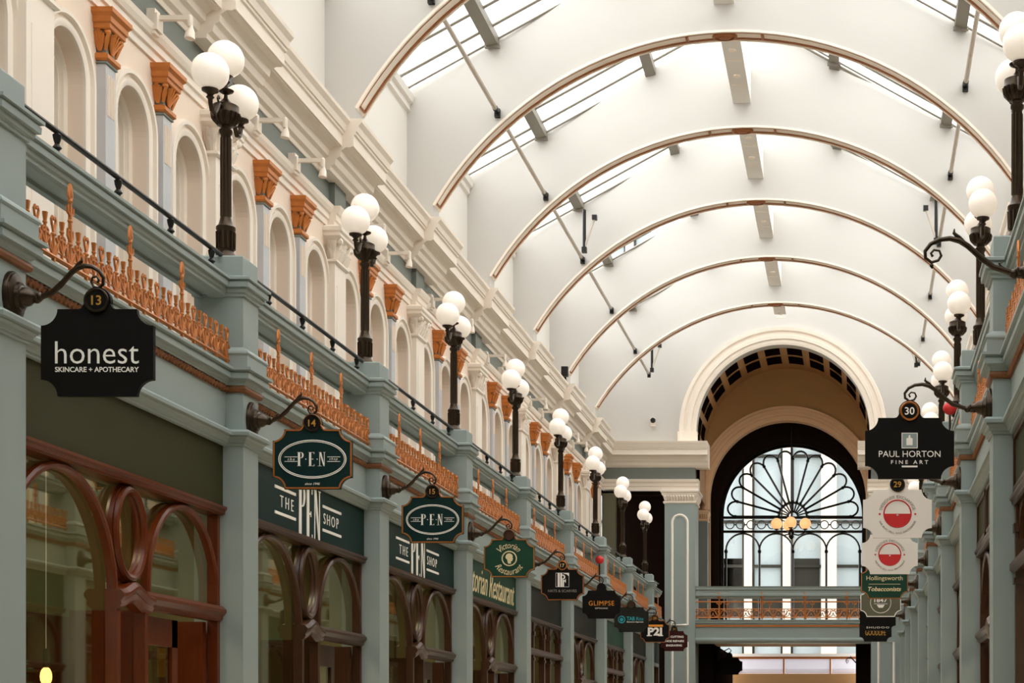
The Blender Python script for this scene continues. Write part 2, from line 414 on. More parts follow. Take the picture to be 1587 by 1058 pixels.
def parapet(s, L=S-.3):
    def mk(r):
        m = MB(s); m.prof_y([(0,3.585),(-.012,3.588),(-.012,3.602),(-.022,3.606),(-.03,3.63),(-.045,3.642),(-.045,3.65),(-.064,3.653),(-.066,3.675),(-.03,3.70),(0,3.705),(0,3.955),(.25,3.955),(.25,3.60)], 0, L); m.build('frieze_beam', 'blue', r)
        m = MB(s); m.box(-.008,.1,0,L,3.955,4.0)
        n = int(L/.05)
        for i in range(n): y = i*.05; m.tube([(-.012,y,3.958),(-.02,y+.02,3.978),(-.012,y+.04,3.998)], [.008,.016,.008], 5)
        m.build('rope_moulding', 'rope', r)
        m = MB(s); m.prof_y([(.25,4.0),(-.02,4.003),(-.02,4.018),(-.034,4.03),(-.04,4.042),(-.06,4.045),(-.06,4.082),(-.052,4.086),(-.052,4.094),(-.08,4.10),(-.08,4.118),(.25,4.13)], 0, L); m.build('cornice', 'blue', r)
        m = MB(s); m.prof_y([(.2,4.612),(.16,4.612),(.155,4.632),(.11,4.632),(.105,4.612),(.03,4.612),(0,4.62),(0,4.64),(-.014,4.648),(-.018,4.664),(-.018,4.676),(-.038,4.678),(-.040,4.712),(-.032,4.716),(-.032,4.724),(-.052,4.727),(-.052,4.745),(.05,4.768),(.2,4.752)], 0, L); m.build('top_beam', 'blue', r)
        m = MB(s); m.tube([(.04,-.02,4.915),(.04,L+.02,4.915)], .017, 8); m.build('handrail', 'iron', r, True)
        for t in (.245,.475,.705,.91):
            y = t*S-.15
            if y > L: continue
            m = MB(s); m.lathe([(.028,4.745),(.030,4.775),(.018,4.79),(.013,4.81),(.026,4.825),(.012,4.845),(.020,4.87),(.024,4.895),(.014,4.905)], (.04,y,0), 10); m.build('baluster', 'iron', r, True)
        c = MB(s); X = -.032
        def T(P, rr, n=5): c.tube([(X+(q[2] if len(q) > 2 else 0), q[0], q[1]) for q in P], rr, n)
        T([(-.0,4.17),(L,4.17)], .013, 6); T([(0,4.205),(L,4.205)], .006, 4)
        per = .1955; nn = int(L/per); tall = [t*S-.15 for t in (.245,.475,.705)]
        off = (tall[0] % per)
        y = off-per
        while y < L+per:
            isT = any(abs(y-q) < .03 for q in tall)
            if 0 < y < L:
                T([(y,4.13),(y,4.17)], .012)
                for d in (-1,1):
                    T([(y+d*.008,4.175),(y+d*.045,4.215),(y+d*.05,4.255),(y+d*.028,4.28)], .008)
                T([(y,4.17),(y,4.30)], .009); c.ball((X,y,4.292), (.014,.022,.012), 8, 5)
                if isT:
                    T([(y,4.30),(y,4.40),(y,4.55)], [.014,.011,.010])
                    for d in (-1,1): T([(y,4.30),(y+d*.030,4.335),(y+d*.028,4.37),(y,4.36)], .008); T([(y,4.45),(y+d*.032,4.465),(y+d*.034,4.50)], .0085); T([(y,4.53),(y+d*.020,4.555),(y+d*.016,4.595),(y,4.625)], .009)
                    c.ball((X,y,4.585), (.012,.016,.045), 8, 6); c.ball((X,y,4.42), (.014,.018,.012), 8, 5); c.ball((X,y,4.53), (.014,.02,.014), 8, 5)
                else:
                    for d in (-1,1): T([(y,4.30),(y+d*.020,4.345),(y+d*.026,4.37),(y+d*.016,4.386),(y,4.372)], .0075)
            z = y+per/2
            if 0 < z < L:
                T([(z,4.17),(z,4.33)], .009); T([(z,4.33),(z,4.385)], [.009,.016]); c.ball((X,z,4.33), (.013,.016,.01), 8, 5)
                for d in (-1,1): T([(z,4.21),(z+d*.035,4.26),(z+d*.032,4.30),(z+d*.014,4.305)], .0085)
            if 0 < y < L-per:
                T([(y+(per*i/8), 4.175+.115*sin(pi*i/8)) for i in range(9)], .0085)
            y += per
        c.build('iron_cresting', 'copper', r, True)
    return mk
for s, Y in ((-1, YL), (1, YR)):
    side = 'left' if s < 0 else 'right'
    for k, y in enumerate(Y):
        thing(('pier', s), pier(s), 'balcony_pier', (CX+s*2.58, y, 0), 'blue-grey balcony pier beside %s' % near_of(s, k), 'pier', 'blue-grey balcony piers')
        if k < 8: thing(('par', s), parapet(s), 'balcony_parapet', (CX+s*2.70, y+.15, 0), 'blue-grey balcony parapet with copper ironwork, %s' % bay_of(s, k), 'parapet', 'balcony parapets')
    y = Y[8]; L = YEND-.02-(y+.15)
    r = empty('balcony_parapet', (CX+s*2.70, y+.15, 0)); parapet(s, L)(r)
    tag(r, 'short blue-grey balcony parapet with copper ironwork, %s' % bay_of(s, 8), 'parapet', 'balcony parapets')

# ------------------------------------------------------------------ roof arches, ridge beams, skylights
KS = -.087
def skew(x, y): return y+KS*(x+5.42)
ZR = 10.46; RA = 4.40; ZC = ZR-RA; HS = 3.75
def roof_arch(r):
    P = lambda a, z, c: (a, skew(a+CX, c), z)
    A0 = math.asin(HS/RA)
    def line(Rr, n=30): return [(Rr*sin(-A0+2*A0*i/n), ZC+Rr*cos(-A0+2*A0*i/n)) for i in range(n+1)]
    top = lambda a: 12.07-.55*abs(a)
    m = MB()
    for c in (0, .28):
        L = line(RA)
        for (p, b), (q, d) in zip(L, L[1:]): m.f.append(m.pts([P(p,b,c),P(q,d,c),P(q,top(q),c),P(p,top(p),c)]))
        for sg in (-1,1): m.f.append(m.pts([P(sg*HS,8.0,c),P(sg*4.14,8.0,c),P(sg*4.14,top(4.14),c),P(sg*HS,top(HS),c)]))
    L = [(-HS,8.0)]+line(RA)+[(HS,8.0)]
    for (p, b), (q, d) in zip(L, L[1:]): m.f.append(m.pts([P(p,b,0),P(q,d,0),P(q,d,.28),P(p,b,.28)]))
    L = [(-4.14,top(4.14)),(0,12.07),(4.14,top(4.14))]
    for (p, b), (q, d) in zip(L, L[1:]): m.f.append(m.pts([P(p,b,0),P(q,d,0),P(q,d,.28),P(p,b,.28)]))
    m.build('gable_panel', 'white', r)
    m = MB()                                                   # moulded band round the soffit
    def band(R0, R1, c0, c1, a0=A0):
        n = 40; R_ = []
        for i in range(n+1):
            t = -a0+2*a0*i/n
            R_.append(m.pts([P(Rr*sin(t), ZC+Rr*cos(t), c) for Rr, c in ((R0,c0),(R1,c0),(R1,c1),(R0,c1))]))
        m.loops(R_)
    band(RA-.018, RA+.012, -.02, .012); band(RA-.018, RA+.0, .255, .285); band(RA-.004, RA, .01, .26); m.build('archivolt', 'ivory', r)
    m = MB(); band(RA-.014, RA-.001, .03, .045, A0-.01); band(RA-.02, RA-.001, .195, .225, A0-.01)
    for sg in (-1,1):
        t = sg*(A0-.01); m.tube([P((RA-.012)*sin(t), ZC+(RA-.012)*cos(t), c) for c in (.04,.21)], .014, 6)
        t = sg*.11; m.tube([P((RA-.012)*sin(t), ZC+(RA-.012)*cos(t), c) for c in (.04,.20)], .02, 6)
    m.build('gilded_line', 'strip', r)
    m = MB()
    m.loops([m.pts([P(a*cos(2*pi*i/24), ZR-h, .125+a*.62*sin(2*pi*i/24)) for i in range(24)]) for a, h in ((.16,0),(.16,.035),(.13,.045),(.12,.02),(.09,.02),(.07,.045),(.02,.055))]); m.build('crown_medallion', 'strip', r, True)
def ridge_beam(L):
    def mk(r):
        m = MB(); m.box(-.13,.13,0,L,10.80,11.3); m.build('beam', 'attic', r)
        m = MB()
        for y in (.7,1.6,2.5): m.box(-.10,.10,y,y+.02,10.79,10.81); m.lathe([(.05,10.78),(.05,10.80)], (0,y-.35,0), 12)
        m.build('cover_plate', 'ivory', r)
    return mk
def w_closed(s):
    m = MB(s); m.f.append(m.pts([(4.16,-8,9.81),(0,-8,12.1),(0,0,12.1),(4.16,0,9.81)])); return m.build('ceiling_light_block', 'white', loc=(CX,0,0))  # opaque roof added behind the camera to cut light on near faces
def skylight(s, L, closed=False):
    zt = lambda a: 12.10-.55*a
    def mk(r):
        m = MB(s); m.f.append(m.pts([(4.16,0,zt(4.16)),(0,0,zt(0)),(0,L,zt(0)),(4.16,L,zt(4.16))])); m.build('pane', 'white' if closed else 'roofglass', r)
        m = MB(s)
        for i in range(7):
            y = .12+i*(L-.24)/6; m.tube([(4.14,y,zt(4.14)-.03),(.1,y,zt(.1)-.03)], .022, 4)
        m.tube([(4.14,L-.33,zt(4.14)-.06),(.1,L-.33,zt(.1)-.06)], .016, 4); m.build('glazing_bar', 'steel', r)
        m = MB(s)
        for a in (2.97, 1.35): m.prof_y([(a-.075,zt(a-.075)-.02),(a+.075,zt(a+.075)-.02),(a+.075,zt(a)-.13),(a-.075,zt(a)-.10)], 0, L); m.box(a-.095,a+.095,L-.36,L-.31,zt(a)-.145,zt(a)-.10)
        m.build('purlin', 'steel', r)
    return mk
def strut(L):
    def mk(r):
        m = MB(); m.tube([(0,.02,0),(0,L-.08,0)], .030, 8); m.build('pipe', 'pipe', r, True)
        m = MB(); m.box(-.035,.035,L-.06,L+.0,-.07,.035); m.lathe([(.036,L-.18),(.036,L-.05)], (0,0,0), 10, 'y'); m.build('bracket', 'iron', r)
    return mk
NW = len([o for o in SC.objects if o.name.startswith('window_') and o.type == 'EMPTY'])
RIBS = [S*(UP+.01+k) for k in range(-2, 8)]          # 1.45 .. 10.45 bays (at the left foot)
SEEN = RIBS[4:]
for i, y in enumerate(RIBS):
    if y < 8: continue
    n = i-4
    lab = 'white roof arch edged in brown, %s seen from the camera' % ORD[n] if n >= 0 else 'white roof arch edged in brown overhead, %s' % ('just behind the top edge of view' if n == -1 else 'farther back above the camera')
    thing('arch', roof_arch, 'roof_arch', (CX, y, 0), lab, 'arch', 'brown-edged roof arches')
for i, y in enumerate(RIBS+[YEND+.2]):
    if i == 0: y0 = -8
    else: y0 = RIBS[i-1]+.24
    y1 = y; L = y1-y0
    yc = KS*(CX+5.42)
    last = i == len(RIBS)
    for s in (-1, 1):
        NW += 1
        if i == 0:
            struct(w_closed(s)); y0 = 0; L = y1
        w = empty('window_%d' % NW, (CX, y0+(0 if s < 0 or i == 0 else -.55)-.1, 0)); struct(w); skylight(s, L+.3)(w)
    if i >= 4:
        n = min(i-4, 5)
        if not last: thing(('ridge', i == 0), ridge_beam(L+.1), 'ridge_beam', (CX, y0+yc-.05, 0), 'white boxed ridge beam at the crown just in front of the %s roof arch' % ORD[n], 'beam', 'ridge beams')
        for s, x in ((-1, -4.58), (1, 1.36)):
            st = thing(('strut', last), strut(L-(.4 if last else 0)), 'roof_pipe', (x, y0+KS*(x+5.42), 9.52 if s < 0 else 9.66), 'slim pipe running into the %s side of the %s' % ('left' if s < 0 else 'right', ORD[n]+' roof arch' if not last else 'end wall gable'), 'pipe', 'pipes between the roof arches')
    if last:
        thing('ridge_end', ridge_beam(L-.3), 'ridge_beam', (CX, y0+yc-.05, 0), 'white boxed ridge beam at the crown touching the end wall', 'beam', 'ridge beams')
def opener(s):
    def mk(r):
        m = MB(s); m.tube([(0,0,.75),(0,0,.12)], .028, 6); m.box(-.04,.04,-.04,.04,.04,.13); m.build('post', 'iron', r)
        m = MB(s); m.tube([(.0,0,.12),(-.17,.0,.62)], .022, 6); m.build('brace', 'pipe', r)
        m = MB(s); m.box(-.21,-.13,-.04,.04,.58,.66); m.build('gear_box', 'iron', r)
    return mk
for s, i, x, lab in ((-1, 3, -4.5, 'black roof brace by the left end of the fourth roof arch'), (-1, 6, -4.5, 'black roof brace by the left of the farthest gable over the end wall'), (1, 3, 1.3, 'black roof brace by the right end of the fourth roof arch'), (1, 6, 1.3, 'black roof brace by the right of the farthest gable over the end wall')):
    y = (SEEN[i] if i < 6 else YEND)-.35
    z = 9.5
    thing(('open', s), opener(s), 'roof_brace', (x, y+KS*(x+5.42), z), lab, 'brace', 'roof braces')
# ------------------------------------------------------------------ three-globe lamps on the piers
def lamp(r):
    m = MB(); m.lathe([(.082,0),(.082,.02),(.07,.035),(.062,.05),(.055,.06),(.05,.07)], n=16)
    m.lathe([(.05,.06),(.058,.075),(.058,.20),(.066,.215),(.066,.235),(.05,.25),(.042,.275),(.038,.30)], n=16)
    for i in range(12): a = 2*pi*i/12; m.tube([(.058*cos(a),.058*sin(a),.08),(.060*cos(a),.060*sin(a),.20)], .009, 5)
    m.build('base', 'bronze', r, True)
    m = MB(); m.lathe([(.036,.28),(.034,.88),(.046,.895),(.046,.915),(.034,.925),(.038,.95)], n=14)
    for i in range(10): a = 2*pi*i/10; m.tube([(.034*cos(a),.034*sin(a),.31),(.033*cos(a),.033*sin(a),.86)], .006, 4)
    m.build('pole', 'bronze', r, True)
    m = MB(); m.lathe([(.03,.94),(.06,.95),(.085,.985),(.092,1.02),(.094,1.035),(.088,1.045),(.088,1.085),(.08,1.09),(.06,1.10),(.035,1.115),(.015,1.14),(.012,1.165),(.05,1.185),(.055,1.195),(.03,1.205),(.012,1.215),(.012,1.235),(.028,1.25),(.03,1.256),(.018,1.275),(.02,1.285)], n=18)
    for i in range(16): a = 2*pi*i/16; m.tube([(.05*cos(a),.05*sin(a),.952),(.086*cos(a),.086*sin(a),.99),(.093*cos(a),.093*sin(a),1.03)], .011, 5)
    m.build('urn', 'bronze', r, True)
    for d in (-1, 1):
        m = MB(); m.tube([(0,d*.075,1.06),(0,d*.13,1.055),(0,d*.17,1.0),(0,d*.215,.955),(0,d*.26,.965),(0,d*.285,1.0),(0,d*.29,1.04)], [.012,.014,.016,.018,.017,.016,.018], 8)
        m.tube([(0,d*.13,1.055),(0,d*.155,1.085),(0,d*.14,1.105),(0,d*.125,1.09)], .008, 6)
        m.lathe([(.018,1.03),(.028,1.04),(.018,1.055),(.03,1.07),(.055,1.082),(.057,1.095),(.03,1.10)], (0,d*.29,0), 14); m.build('arm', 'bronze', r, True)
        m = MB(); m.ball((0,d*.29,1.215), .125, 24, 16); m.build('globe', 'globe', r, True)
    m = MB(); m.lathe([(.02,1.27),(.035,1.285),(.05,1.295),(.04,1.30)], n=14); m.build('top_cup', 'bronze', r, True)
    m = MB(); m.ball((0,0,1.415), .125, 24, 16); m.build('globe', 'globe', r, True)
for s, Y in ((-1, YL), (1, YR)):
    for k, y in enumerate(Y):
        if k == 0: continue
        thing('lamp', lamp, 'globe_lamp', (CX+s*2.755, y, 4.91), 'bronze lamp post with three white globes on the pier beside %s' % near_of(s, k), 'lamp', 'three-globe lamp posts')

# ------------------------------------------------------------------ sign brackets
def bracket(s, kx):
    def mk(r):
        m = MB(-s); o = (.098, .130)
        m.lathe([(1.0,0),(1.0,.015),(.96,.022),(.92,.022),(.90,.03),(.60,.04),(.55,.055)], n=24, axis='x', sc=o); m.build('rosette', 'bronze', r, True)
        m = MB(-s); m.lathe([(.062,.04),(.058,.06),(.05,.065),(.045,.09),(.028,.11),(.020,.135),(.024,.145),(.016,.155)], n=12, axis='x')
        px = [(100,505),(130,510),(155,512),(190,497),(240,478),(290,430),(325,390),(352,368),(385,358),(420,363),(450,382),(468,412),(466,440),(446,458),(424,450),(414,430),(420,410),(438,406),(448,420),(442,434)]
        K = .003246/2.86
        P = [((a-60)*K*kx, 0, (497-b)*K) for a, b in px]
        m.tube(P, [.016,.017,.016,.015,.015,.014,.014,.015,.013,.011,.010,.009,.009,.008,.007,.007,.006,.006,.006,.007], 8)
        for a, b in ((140,508),(172,506)): m.ball(((a-60)*K*kx,0,(497-b)*K), .023, 10, 6)
        m.tube([((a-60)*K*kx,0,(497-b)*K) for a, b in ((330,388),(355,355),(372,335),(370,318))], [.012,.012,.008,.003], 6)
        m.tube([((a-60)*K*kx,0,(497-b)*K) for a, b in ((190,497),(215,478),(222,462),(208,458))], [.010,.008,.005,.003], 6)
        m.tube([((a-60)*K*kx,0,(497-b)*K) for a, b in ((240,478),(280,448),(300,432))], [.012,.010,.004], 6)
        m.tube([((446-60)*K*kx,0,(497-455)*K),((444-60)*K*kx,0,(497-484)*K)], .005, 6); m.ball(((446-60)*K*kx,0,(497-472)*K), .010, 8, 5)
        m.build('scroll_arm', 'bronze', r, True)
    return mk
HOOK = (445-60)*.003246/2.86
ZB = 3.79
for s, Y in ((-1, YL), (1, YR)):
    for k, y in enumerate(Y):
        if s > 0 and k > 7: continue
        kx = 1.0 if s < 0 else 1.26
        lab = ('bronze scroll bracket holding %s' % near_of(s, k)) if not (s > 0 and k == 0) else 'bronze scroll bracket with nothing hanging from it'
        thing(('brk', s), bracket(s, kx), 'sign_bracket', (CX+s*2.58, y, ZB), lab, 'bracket', 'scroll brackets on the piers')

# ------------------------------------------------------------------ hanging signs
def outline(W, H, e=0, hump=True, corner=.147):
    n = corner*W+e; a, b = W/2-e, H/2-e; L = []
    def arc(cx, cy, r, t0, t1, k=8):
        for i in range(k+1): t = radians(t0+(t1-t0)*i/k); L.append((cx+r*cos(t), cy+r*sin(t)))
    arc(W/2, -H/2, n, 180, 90); arc(W/2, H/2, n, 270, 180)
    L[:] = [(min(max(x,-a),a), min(max(y,-b),b)) for x, y in L]
    if hump:
        L += [(.17*W, b), (.145*W, b+.006*W), (.127*W, b+.028*W)]
        arc(0, H/2+.075*W, .122*W-e, -12, 192, 16)
        L += [(-.127*W, b+.028*W), (-.145*W, b+.006*W), (-.17*W, b)]
    q = len(L); arc(-W/2, H/2, n, 0, -90); arc(-W/2, -H/2, n, 90, 0)
    L[q:] = [(min(max(x,-a),a), min(max(y,-b),b)) for x, y in L[q:]]
    return L
def board(r, W, H, col, border=None, disc='black', num=None, numcol='goldlet', hump=True):
    m = MB(); m.plate(outline(W, H), -.014, .014); m.build('board', col, r)
    if border:
        m = MB()
        for y in (-.015, .015): m.tube([(a, y, b) for a, b in outline(W, H, .008)], .0065, 5, True)
        o = m.build('border', border, r)
    zc = H/2+.075*W
    if disc:
        m = MB(); m.lathe([(.105*W,-.022),(.108*W,0),(.105*W,.022)], (0,0,zc), 24, 'y'); o = m.build('number_disc', 'dark' if disc != 'brown' else 'dkwood', r)
        m = MB()
        for y in (-.022,.022): m.tube([(.098*W*cos(2*pi*i/28), y, zc+.098*W*sin(2*pi*i/28)) for i in range(28)], .012*W, 6, True)
        m.build('disc_rim', 'bronze' if numcol == 'goldlet' else 'copper', o, True)
        if num:
            m = MB()
            for f in (-1, 1): m.text(num, h=.085*W, fn=lambda a, b, c, f=f: (-f*a, f*(.023+c*.5), zc+b), fat=.012)
            m.build('numerals', numcol, o)
def both(m, body, z, **k):
    x0 = k.pop('x0', 0)
    for f in (-1, 1): m.text(body, fn=lambda a, b, c, f=f: (-f*(a+x0), f*(.0145+c*.6), z+b), **k)
def bars(m, x0, x1, z0, z1):
    for f in (-1, 1): m.box(min(-f*x0,-f*x1), max(-f*x0,-f*x1), min(f*.0145,f*.017), max(f*.0145,f*.017), z0, z1)
def shape(m, poly):
    for f in (-1, 1): m.plate([(-f*a, b) for a, b in poly], f*.0143, f*.017)
def discp(m, x, z, r, t=.017, n=30, r2=None):
    for f in (-1, 1): m.plate([(-f*(x+r*cos(2*pi*i/n)), z+(r2 or r)*sin(2*pi*i/n)) for i in range(n)], f*.0143, f*t)
def ringp(m, x, z, a, b, w, n=44):
    for f in (-1, 1): m.tube([(-f*(x+a*cos(2*pi*i/n)), f*.0145, z+b*sin(2*pi*i/n)) for i in range(n)], w, 4, True)
def serif(m, ch, x, z, w, h, put):       # tall slender serif capitals
    t, th = w*.30, w*.10
    def bx(a0, a1, b0, b1): put(m, [(x+a0,z+b0),(x+a1,z+b0),(x+a1,z+b1),(x+a0,z+b1)])
    def ser(a, b): bx(a-t*.9, a+t*.9, b, b+h*.018)
    if ch in 'PEF1I':
        c = -w*.22 if ch in 'PEF' else 0
        bx(c-t/2, c+t/2, -h/2, h/2); ser(c, -h/2); ser(c, h/2-h*.018)
    if ch == 'P':
        L = [(-w*.1, h/2)]+[(w*.08+w*.34*cos(q), h*.29+h*.21*sin(q)) for q in [pi/2-pi*i/10 for i in range(11)]]+[(-w*.1, h*.08)]
        I = [(-w*.1, h*.10)]+[(w*.06+w*.14*cos(q), h*.29+h*.185*sin(q)) for q in [-pi/2+pi*i/10 for i in range(11)]]+[(-w*.1, h/2-h*.02)]
        put(m, [(x+a, z+b) for a, b in L+I])
    if ch in 'EF':
        bx(-w*.2, w*.36, h/2-h*.03, h/2); bx(w*.28, w*.36, h/2-h*.12, h/2); bx(-w*.2, w*.2, -h*.012, h*.018); bx(w*.14, w*.2, -h*.05, h*.055)
        if ch == 'E': bx(-w*.2, w*.38, -h/2, -h/2+h*.03); bx(w*.3, w*.38, -h/2, -h/2+h*.13)
    if ch == 'N':
        bx(-w*.36, -w*.28, -h/2, h/2); bx(w*.28, w*.36, -h/2, h/2); put(m, [(x-w*.40,z+h/2),(x-w*.12,z+h/2),(x+w*.36,z-h/2),(x+w*.22,z-h/2)])
        ser(-w*.32, -h/2); bx(-w*.46, -w*.2, h/2-h*.018, h/2); bx(w*.16, w*.48, h/2-h*.018, h/2)
def sign_honest(r):
    board(r, .565, .437, 'dark', None, 'black', '13')
    m = MB(); both(m, 'honest', .0, w=.42, h=.112, fat=-.006); both(m, 'SKINCARE + APOTHECARY', -.085, w=.42, h=.026, fat=.012); m.build('lettering', 'letter', r)
def sign_pen(num):
    def mk(r):
        board(r, .557, .42, 'dkgreen', 'copper', 'black', num)
        m = MB(); ringp(m, 0, 0, .236, .133, .0035); ringp(m, 0, 0, .225, .123, .0025)
        for ch, x in zip('PEN', (-.082, -.004, .068)): serif(m, ch, x, 0, .05, .098, shape)
        for x in (-.045, .034): discp(m, x, 0, .004, n=8)
        for z in (.016, -.016): bars(m, -.195, -.105, z-.002, z+.002); bars(m, .105, .195, z-.002, z+.002)
        both(m, 'the', 0, x0=-.148, h=.019, shear=.3, spacing=1.5); both(m, 'shop', 0, x0=.148, h=.021, shear=.3, spacing=1.4)
        both(m, 'since 1946', -.172, w=.105, shear=.35); m.build('lettering', 'letter', r)
    return mk
def sign_vic(r):
    board(r, .557, .42, 'green', 'copper', 'brown')
    m = MB(); both(m, 'Victorian', 0, w=.27, h=.068, shear=.35, bend=.142); both(m, 'Restaurant', -.005, w=.31, h=.068, shear=.35, bend=-.145)
    ringp(m, 0, -.005, .078, .078, .007)
    shape(m, [(-.012,-.06),(.02,-.06),(.018,-.035),(.034,-.03),(.038,-.012),(.044,-.004),(.036,.006),(.040,.026),(.028,.044),(.006,.054),(-.018,.050),(-.034,.036),(-.042,.014),(-.036,-.006),(-.022,-.014),(-.018,-.04)])
    m.build('lettering', 'creamlet', r)
def sign_f(r):
    board(r, .557, .41, 'dark', 'copper', 'black', '17', 'creamlet')
    m = MB(); bars(m, -.085,.085,.148,.152); bars(m,-.085,.085,-.032,-.028); bars(m,-.087,-.083,-.03,.15); bars(m,.083,.087,-.03,.15)
    bars(m, -.062,-.034,-.03,.15); bars(m,-.026,-.004,-.03,.15)
    shape(m, [(-.004,.13),(.02,.128),(.036,.11),(.036,.085),(.02,.068),(-.004,.065),(-.004,.075),(.014,.08),(.02,.098),(.012,.115),(-.004,.118)])
    shape(m, [(.0,.15),(.083,.15),(.083,.105),(.06,.13),(.03,.138)]); shape(m, [(.0,.05),(.03,.055),(.045,.075),(.045,.02),(.03,.04),(.0,.042)])
    bars(m, .0,.022,-.03,.06)
    m.build('emblem', 'letter', r)
    m = MB(); both(m, 'HATS & SCARVES', -.082, w=.37, h=.033); m.build('lettering', 'greylet', r)
def sign_glimpse(r):
    board(r, .57, .42, 'dark', None, None)
    m = MB(); both(m, 'GLIMPSE', .02, w=.38, h=.07, spacing=1.12); m.build('lettering', 'orangelet', r)
    m = MB(); both(m, 'OPTICIANS', -.056, w=.19, h=.02, fat=.005, spacing=1.1); m.build('small_lettering', 'letter', r)
def sign_tab(r):
    board(r, .58, .42, 'charcoal', None, 'brown')
    m = MB(); ringp(m, -.165, .0, .055, .055, .008); discp(m, -.165, 0, .03); both(m, 'TAB', .018, x0=-.01, w=.135, h=.065, fat=.02); both(m, 'Rite', .014, x0=.145, w=.12, h=.06); m.build('lettering', 'teallet', r)
    m = MB(); both(m, 'Electronic Cigarettes', -.042, x0=.065, w=.28, h=.026, fat=.015); m.build('small_lettering', 'letter', r)
def sign_p21(r):
    board(r, .557, .42, 'dark', 'copper', 'brown', '20')
    m = MB(); shape(m, [(-.15,.13),(.15,.13),(.155,.10),(.145,.088),(-.145,.088),(-.155,.10)]); m.build('orange_bar', 'orangelet', r)
    m = MB(); both(m, 'P2I', .0, w=.27, h=.155, fat=.045)
    for x in (-.105,.105): bars(m, x-.05, x+.05, -.088,-.07)
    m.build('lettering', 'letter', r)
def sign_cut(r):
    board(r, .557, .42, 'maroon', None, 'black', '21')
    m = MB(); both(m, 'KEY CUTTING', .09, w=.40, h=.045, fat=.03); both(m, 'SHOE REPAIRS', .0, w=.42, h=.045, fat=.03); both(m, 'ENGRAVING', -.09, w=.33, h=.045, fat=.03); m.build('lettering', 'letter', r)
def sign_horton(r):
    board(r, .60, .41, 'dark', None, 'copper', '30', 'letter')
    m = MB(); bars(m, -.054,.054,.0,.104); o = m.build('emblem', 'letter', r)
    m = MB()
    for f in (-1,1): m.box(-.049,.049,min(f*.0172,f*.0185),max(f*.0172,f*.0185),.005,.099)
    m.build('emblem_field', 'blue', o)
    m = MB()
    for f in (-1,1): m.plate([(-f*a,b) for a, b in ((-.022,.02),(.02,.02),(.02,.066),(.006,.07),(.004,.088),(-.006,.088),(-.008,.07),(-.022,.066))], f*.0187, f*.0195)
    m.build('emblem_figure', 'letter', o)
    m = MB(); both(m, 'PAUL HORTON', -.038, w=.415, h=.042); both(m, 'FINE ART', -.093, w=.25, h=.025, spacing=1.6, fat=.006); bars(m, -.053,.053,-.128,-.117); m.build('lettering', 'letter', r)
def sign_dx(num):
    def mk(r):
        board(r, .60, .42, 'paleboard', None, 'black', num)
        m = MB(); ringp(m, 0, 0, .118, .118, .006)
        shape(m, [(.115*cos(pi+pi*i/20), .115*sin(pi+pi*i/20)) for i in range(21)])
        for x in (-.155,.155): discp(m, x, -.003, .009, n=12)
        m.build('emblem', 'redlet', r)
        m = MB(); 
        for f in (-1,1): m.plate([(-f*a,b) for a, b in ((-.01,-.01),(-.006,-.006),(0,-.009),(.006,-.006),(.01,-.01),(0,-.024))], f*.0172, f*.019)
        m.build('heart', 'paleboard', r)
        m = MB(); both(m, 'DESIGNER EXCHANGE', -.005, w=.40, h=.026, bend=.152); both(m, 'WE BUY, SELL AND EXCHANGE', -.005, w=.40, h=.02, bend=-.165); m.build('lettering', 'greylet', r)
    return mk
def sign_tob(r):
    board(r, .60, .42, 'green', 'copper', 'black')
    m = MB(); both(m, 'John', .135, x0=-.03, h=.062, shear=.25, fat=.008); both(m, 'Hollingsworth', .045, w=.46, h=.072); bars(m, -.20,.20,-.026,-.021); both(m, 'Tobacconists', -.085, w=.42, h=.055, shear=.25, fat=.02); m.build('lettering', 'creamlet', r)
def sign_1847(r):
    board(r, .60, .42, 'khaki', 'letter', 'black')
    m = MB(); ringp(m, 0, 0, .15, .15, .004); both(m, '1847', .035, w=.19, h=.06, fat=.02); bars(m, -.10,.10,-.02,-.014); shape(m, [(-.06,-.03),(.06,-.03),(.03,-.075),(-.03,-.075)]); m.build('lettering', 'letter', r)
def sign_dash(r):
    board(r, .60, .42, 'dark', None, None)
    m = MB(); both(m, 'SHUDOO', -.155, w=.38, h=.03, spacing=1.2); m.build('lettering', 'letter', r)
def sign_good(r):
    board(r, .60, .42, 'dark', None, None)
    m = MB(); both(m, 'GOODLIFE', -.04, w=.38, h=.105, fat=.01); m.build('lettering', 'goldlet', r)
LS = [(sign_honest,'black hanging sign numbered 13 with large white lowercase lettering',.437), (sign_pen('14'),'dark green copper-edged hanging sign numbered 14 with white oval',.42), (sign_pen('15'),'dark green copper-edged hanging sign numbered 15 with white oval',.42), (sign_vic,'green copper-edged hanging sign with cream cameo head and curved script',.42), (sign_f,'black copper-edged hanging sign numbered 17 with white square monogram',.41), (sign_glimpse,'plain black hanging sign with bright orange capital lettering',.42), (sign_tab,'charcoal hanging sign with turquoise ring emblem and lettering',.42), (sign_p21,'black copper-edged hanging sign with orange bar over bold white characters',.42), (sign_cut,'maroon hanging sign numbered 21 with three lines of white lettering',.42)]
RS = [(sign_horton,'large black hanging sign numbered 30 with small square picture emblem',.41), (sign_dx('29'),'off-white hanging sign numbered 29 with red and white circle, the nearer of two',.42), (sign_dx('28'),'off-white hanging sign with red and white circle, the farther of two',.42), (sign_tob,'green copper-edged hanging sign with cream lettering below the two off-white signs',.42), (sign_1847,'khaki hanging sign with pale edge and a date in a circle',.42), (sign_dash,'black hanging sign with a thin row of small white letters',.42), (sign_good,'black hanging sign with old-style gold lettering',.42)]
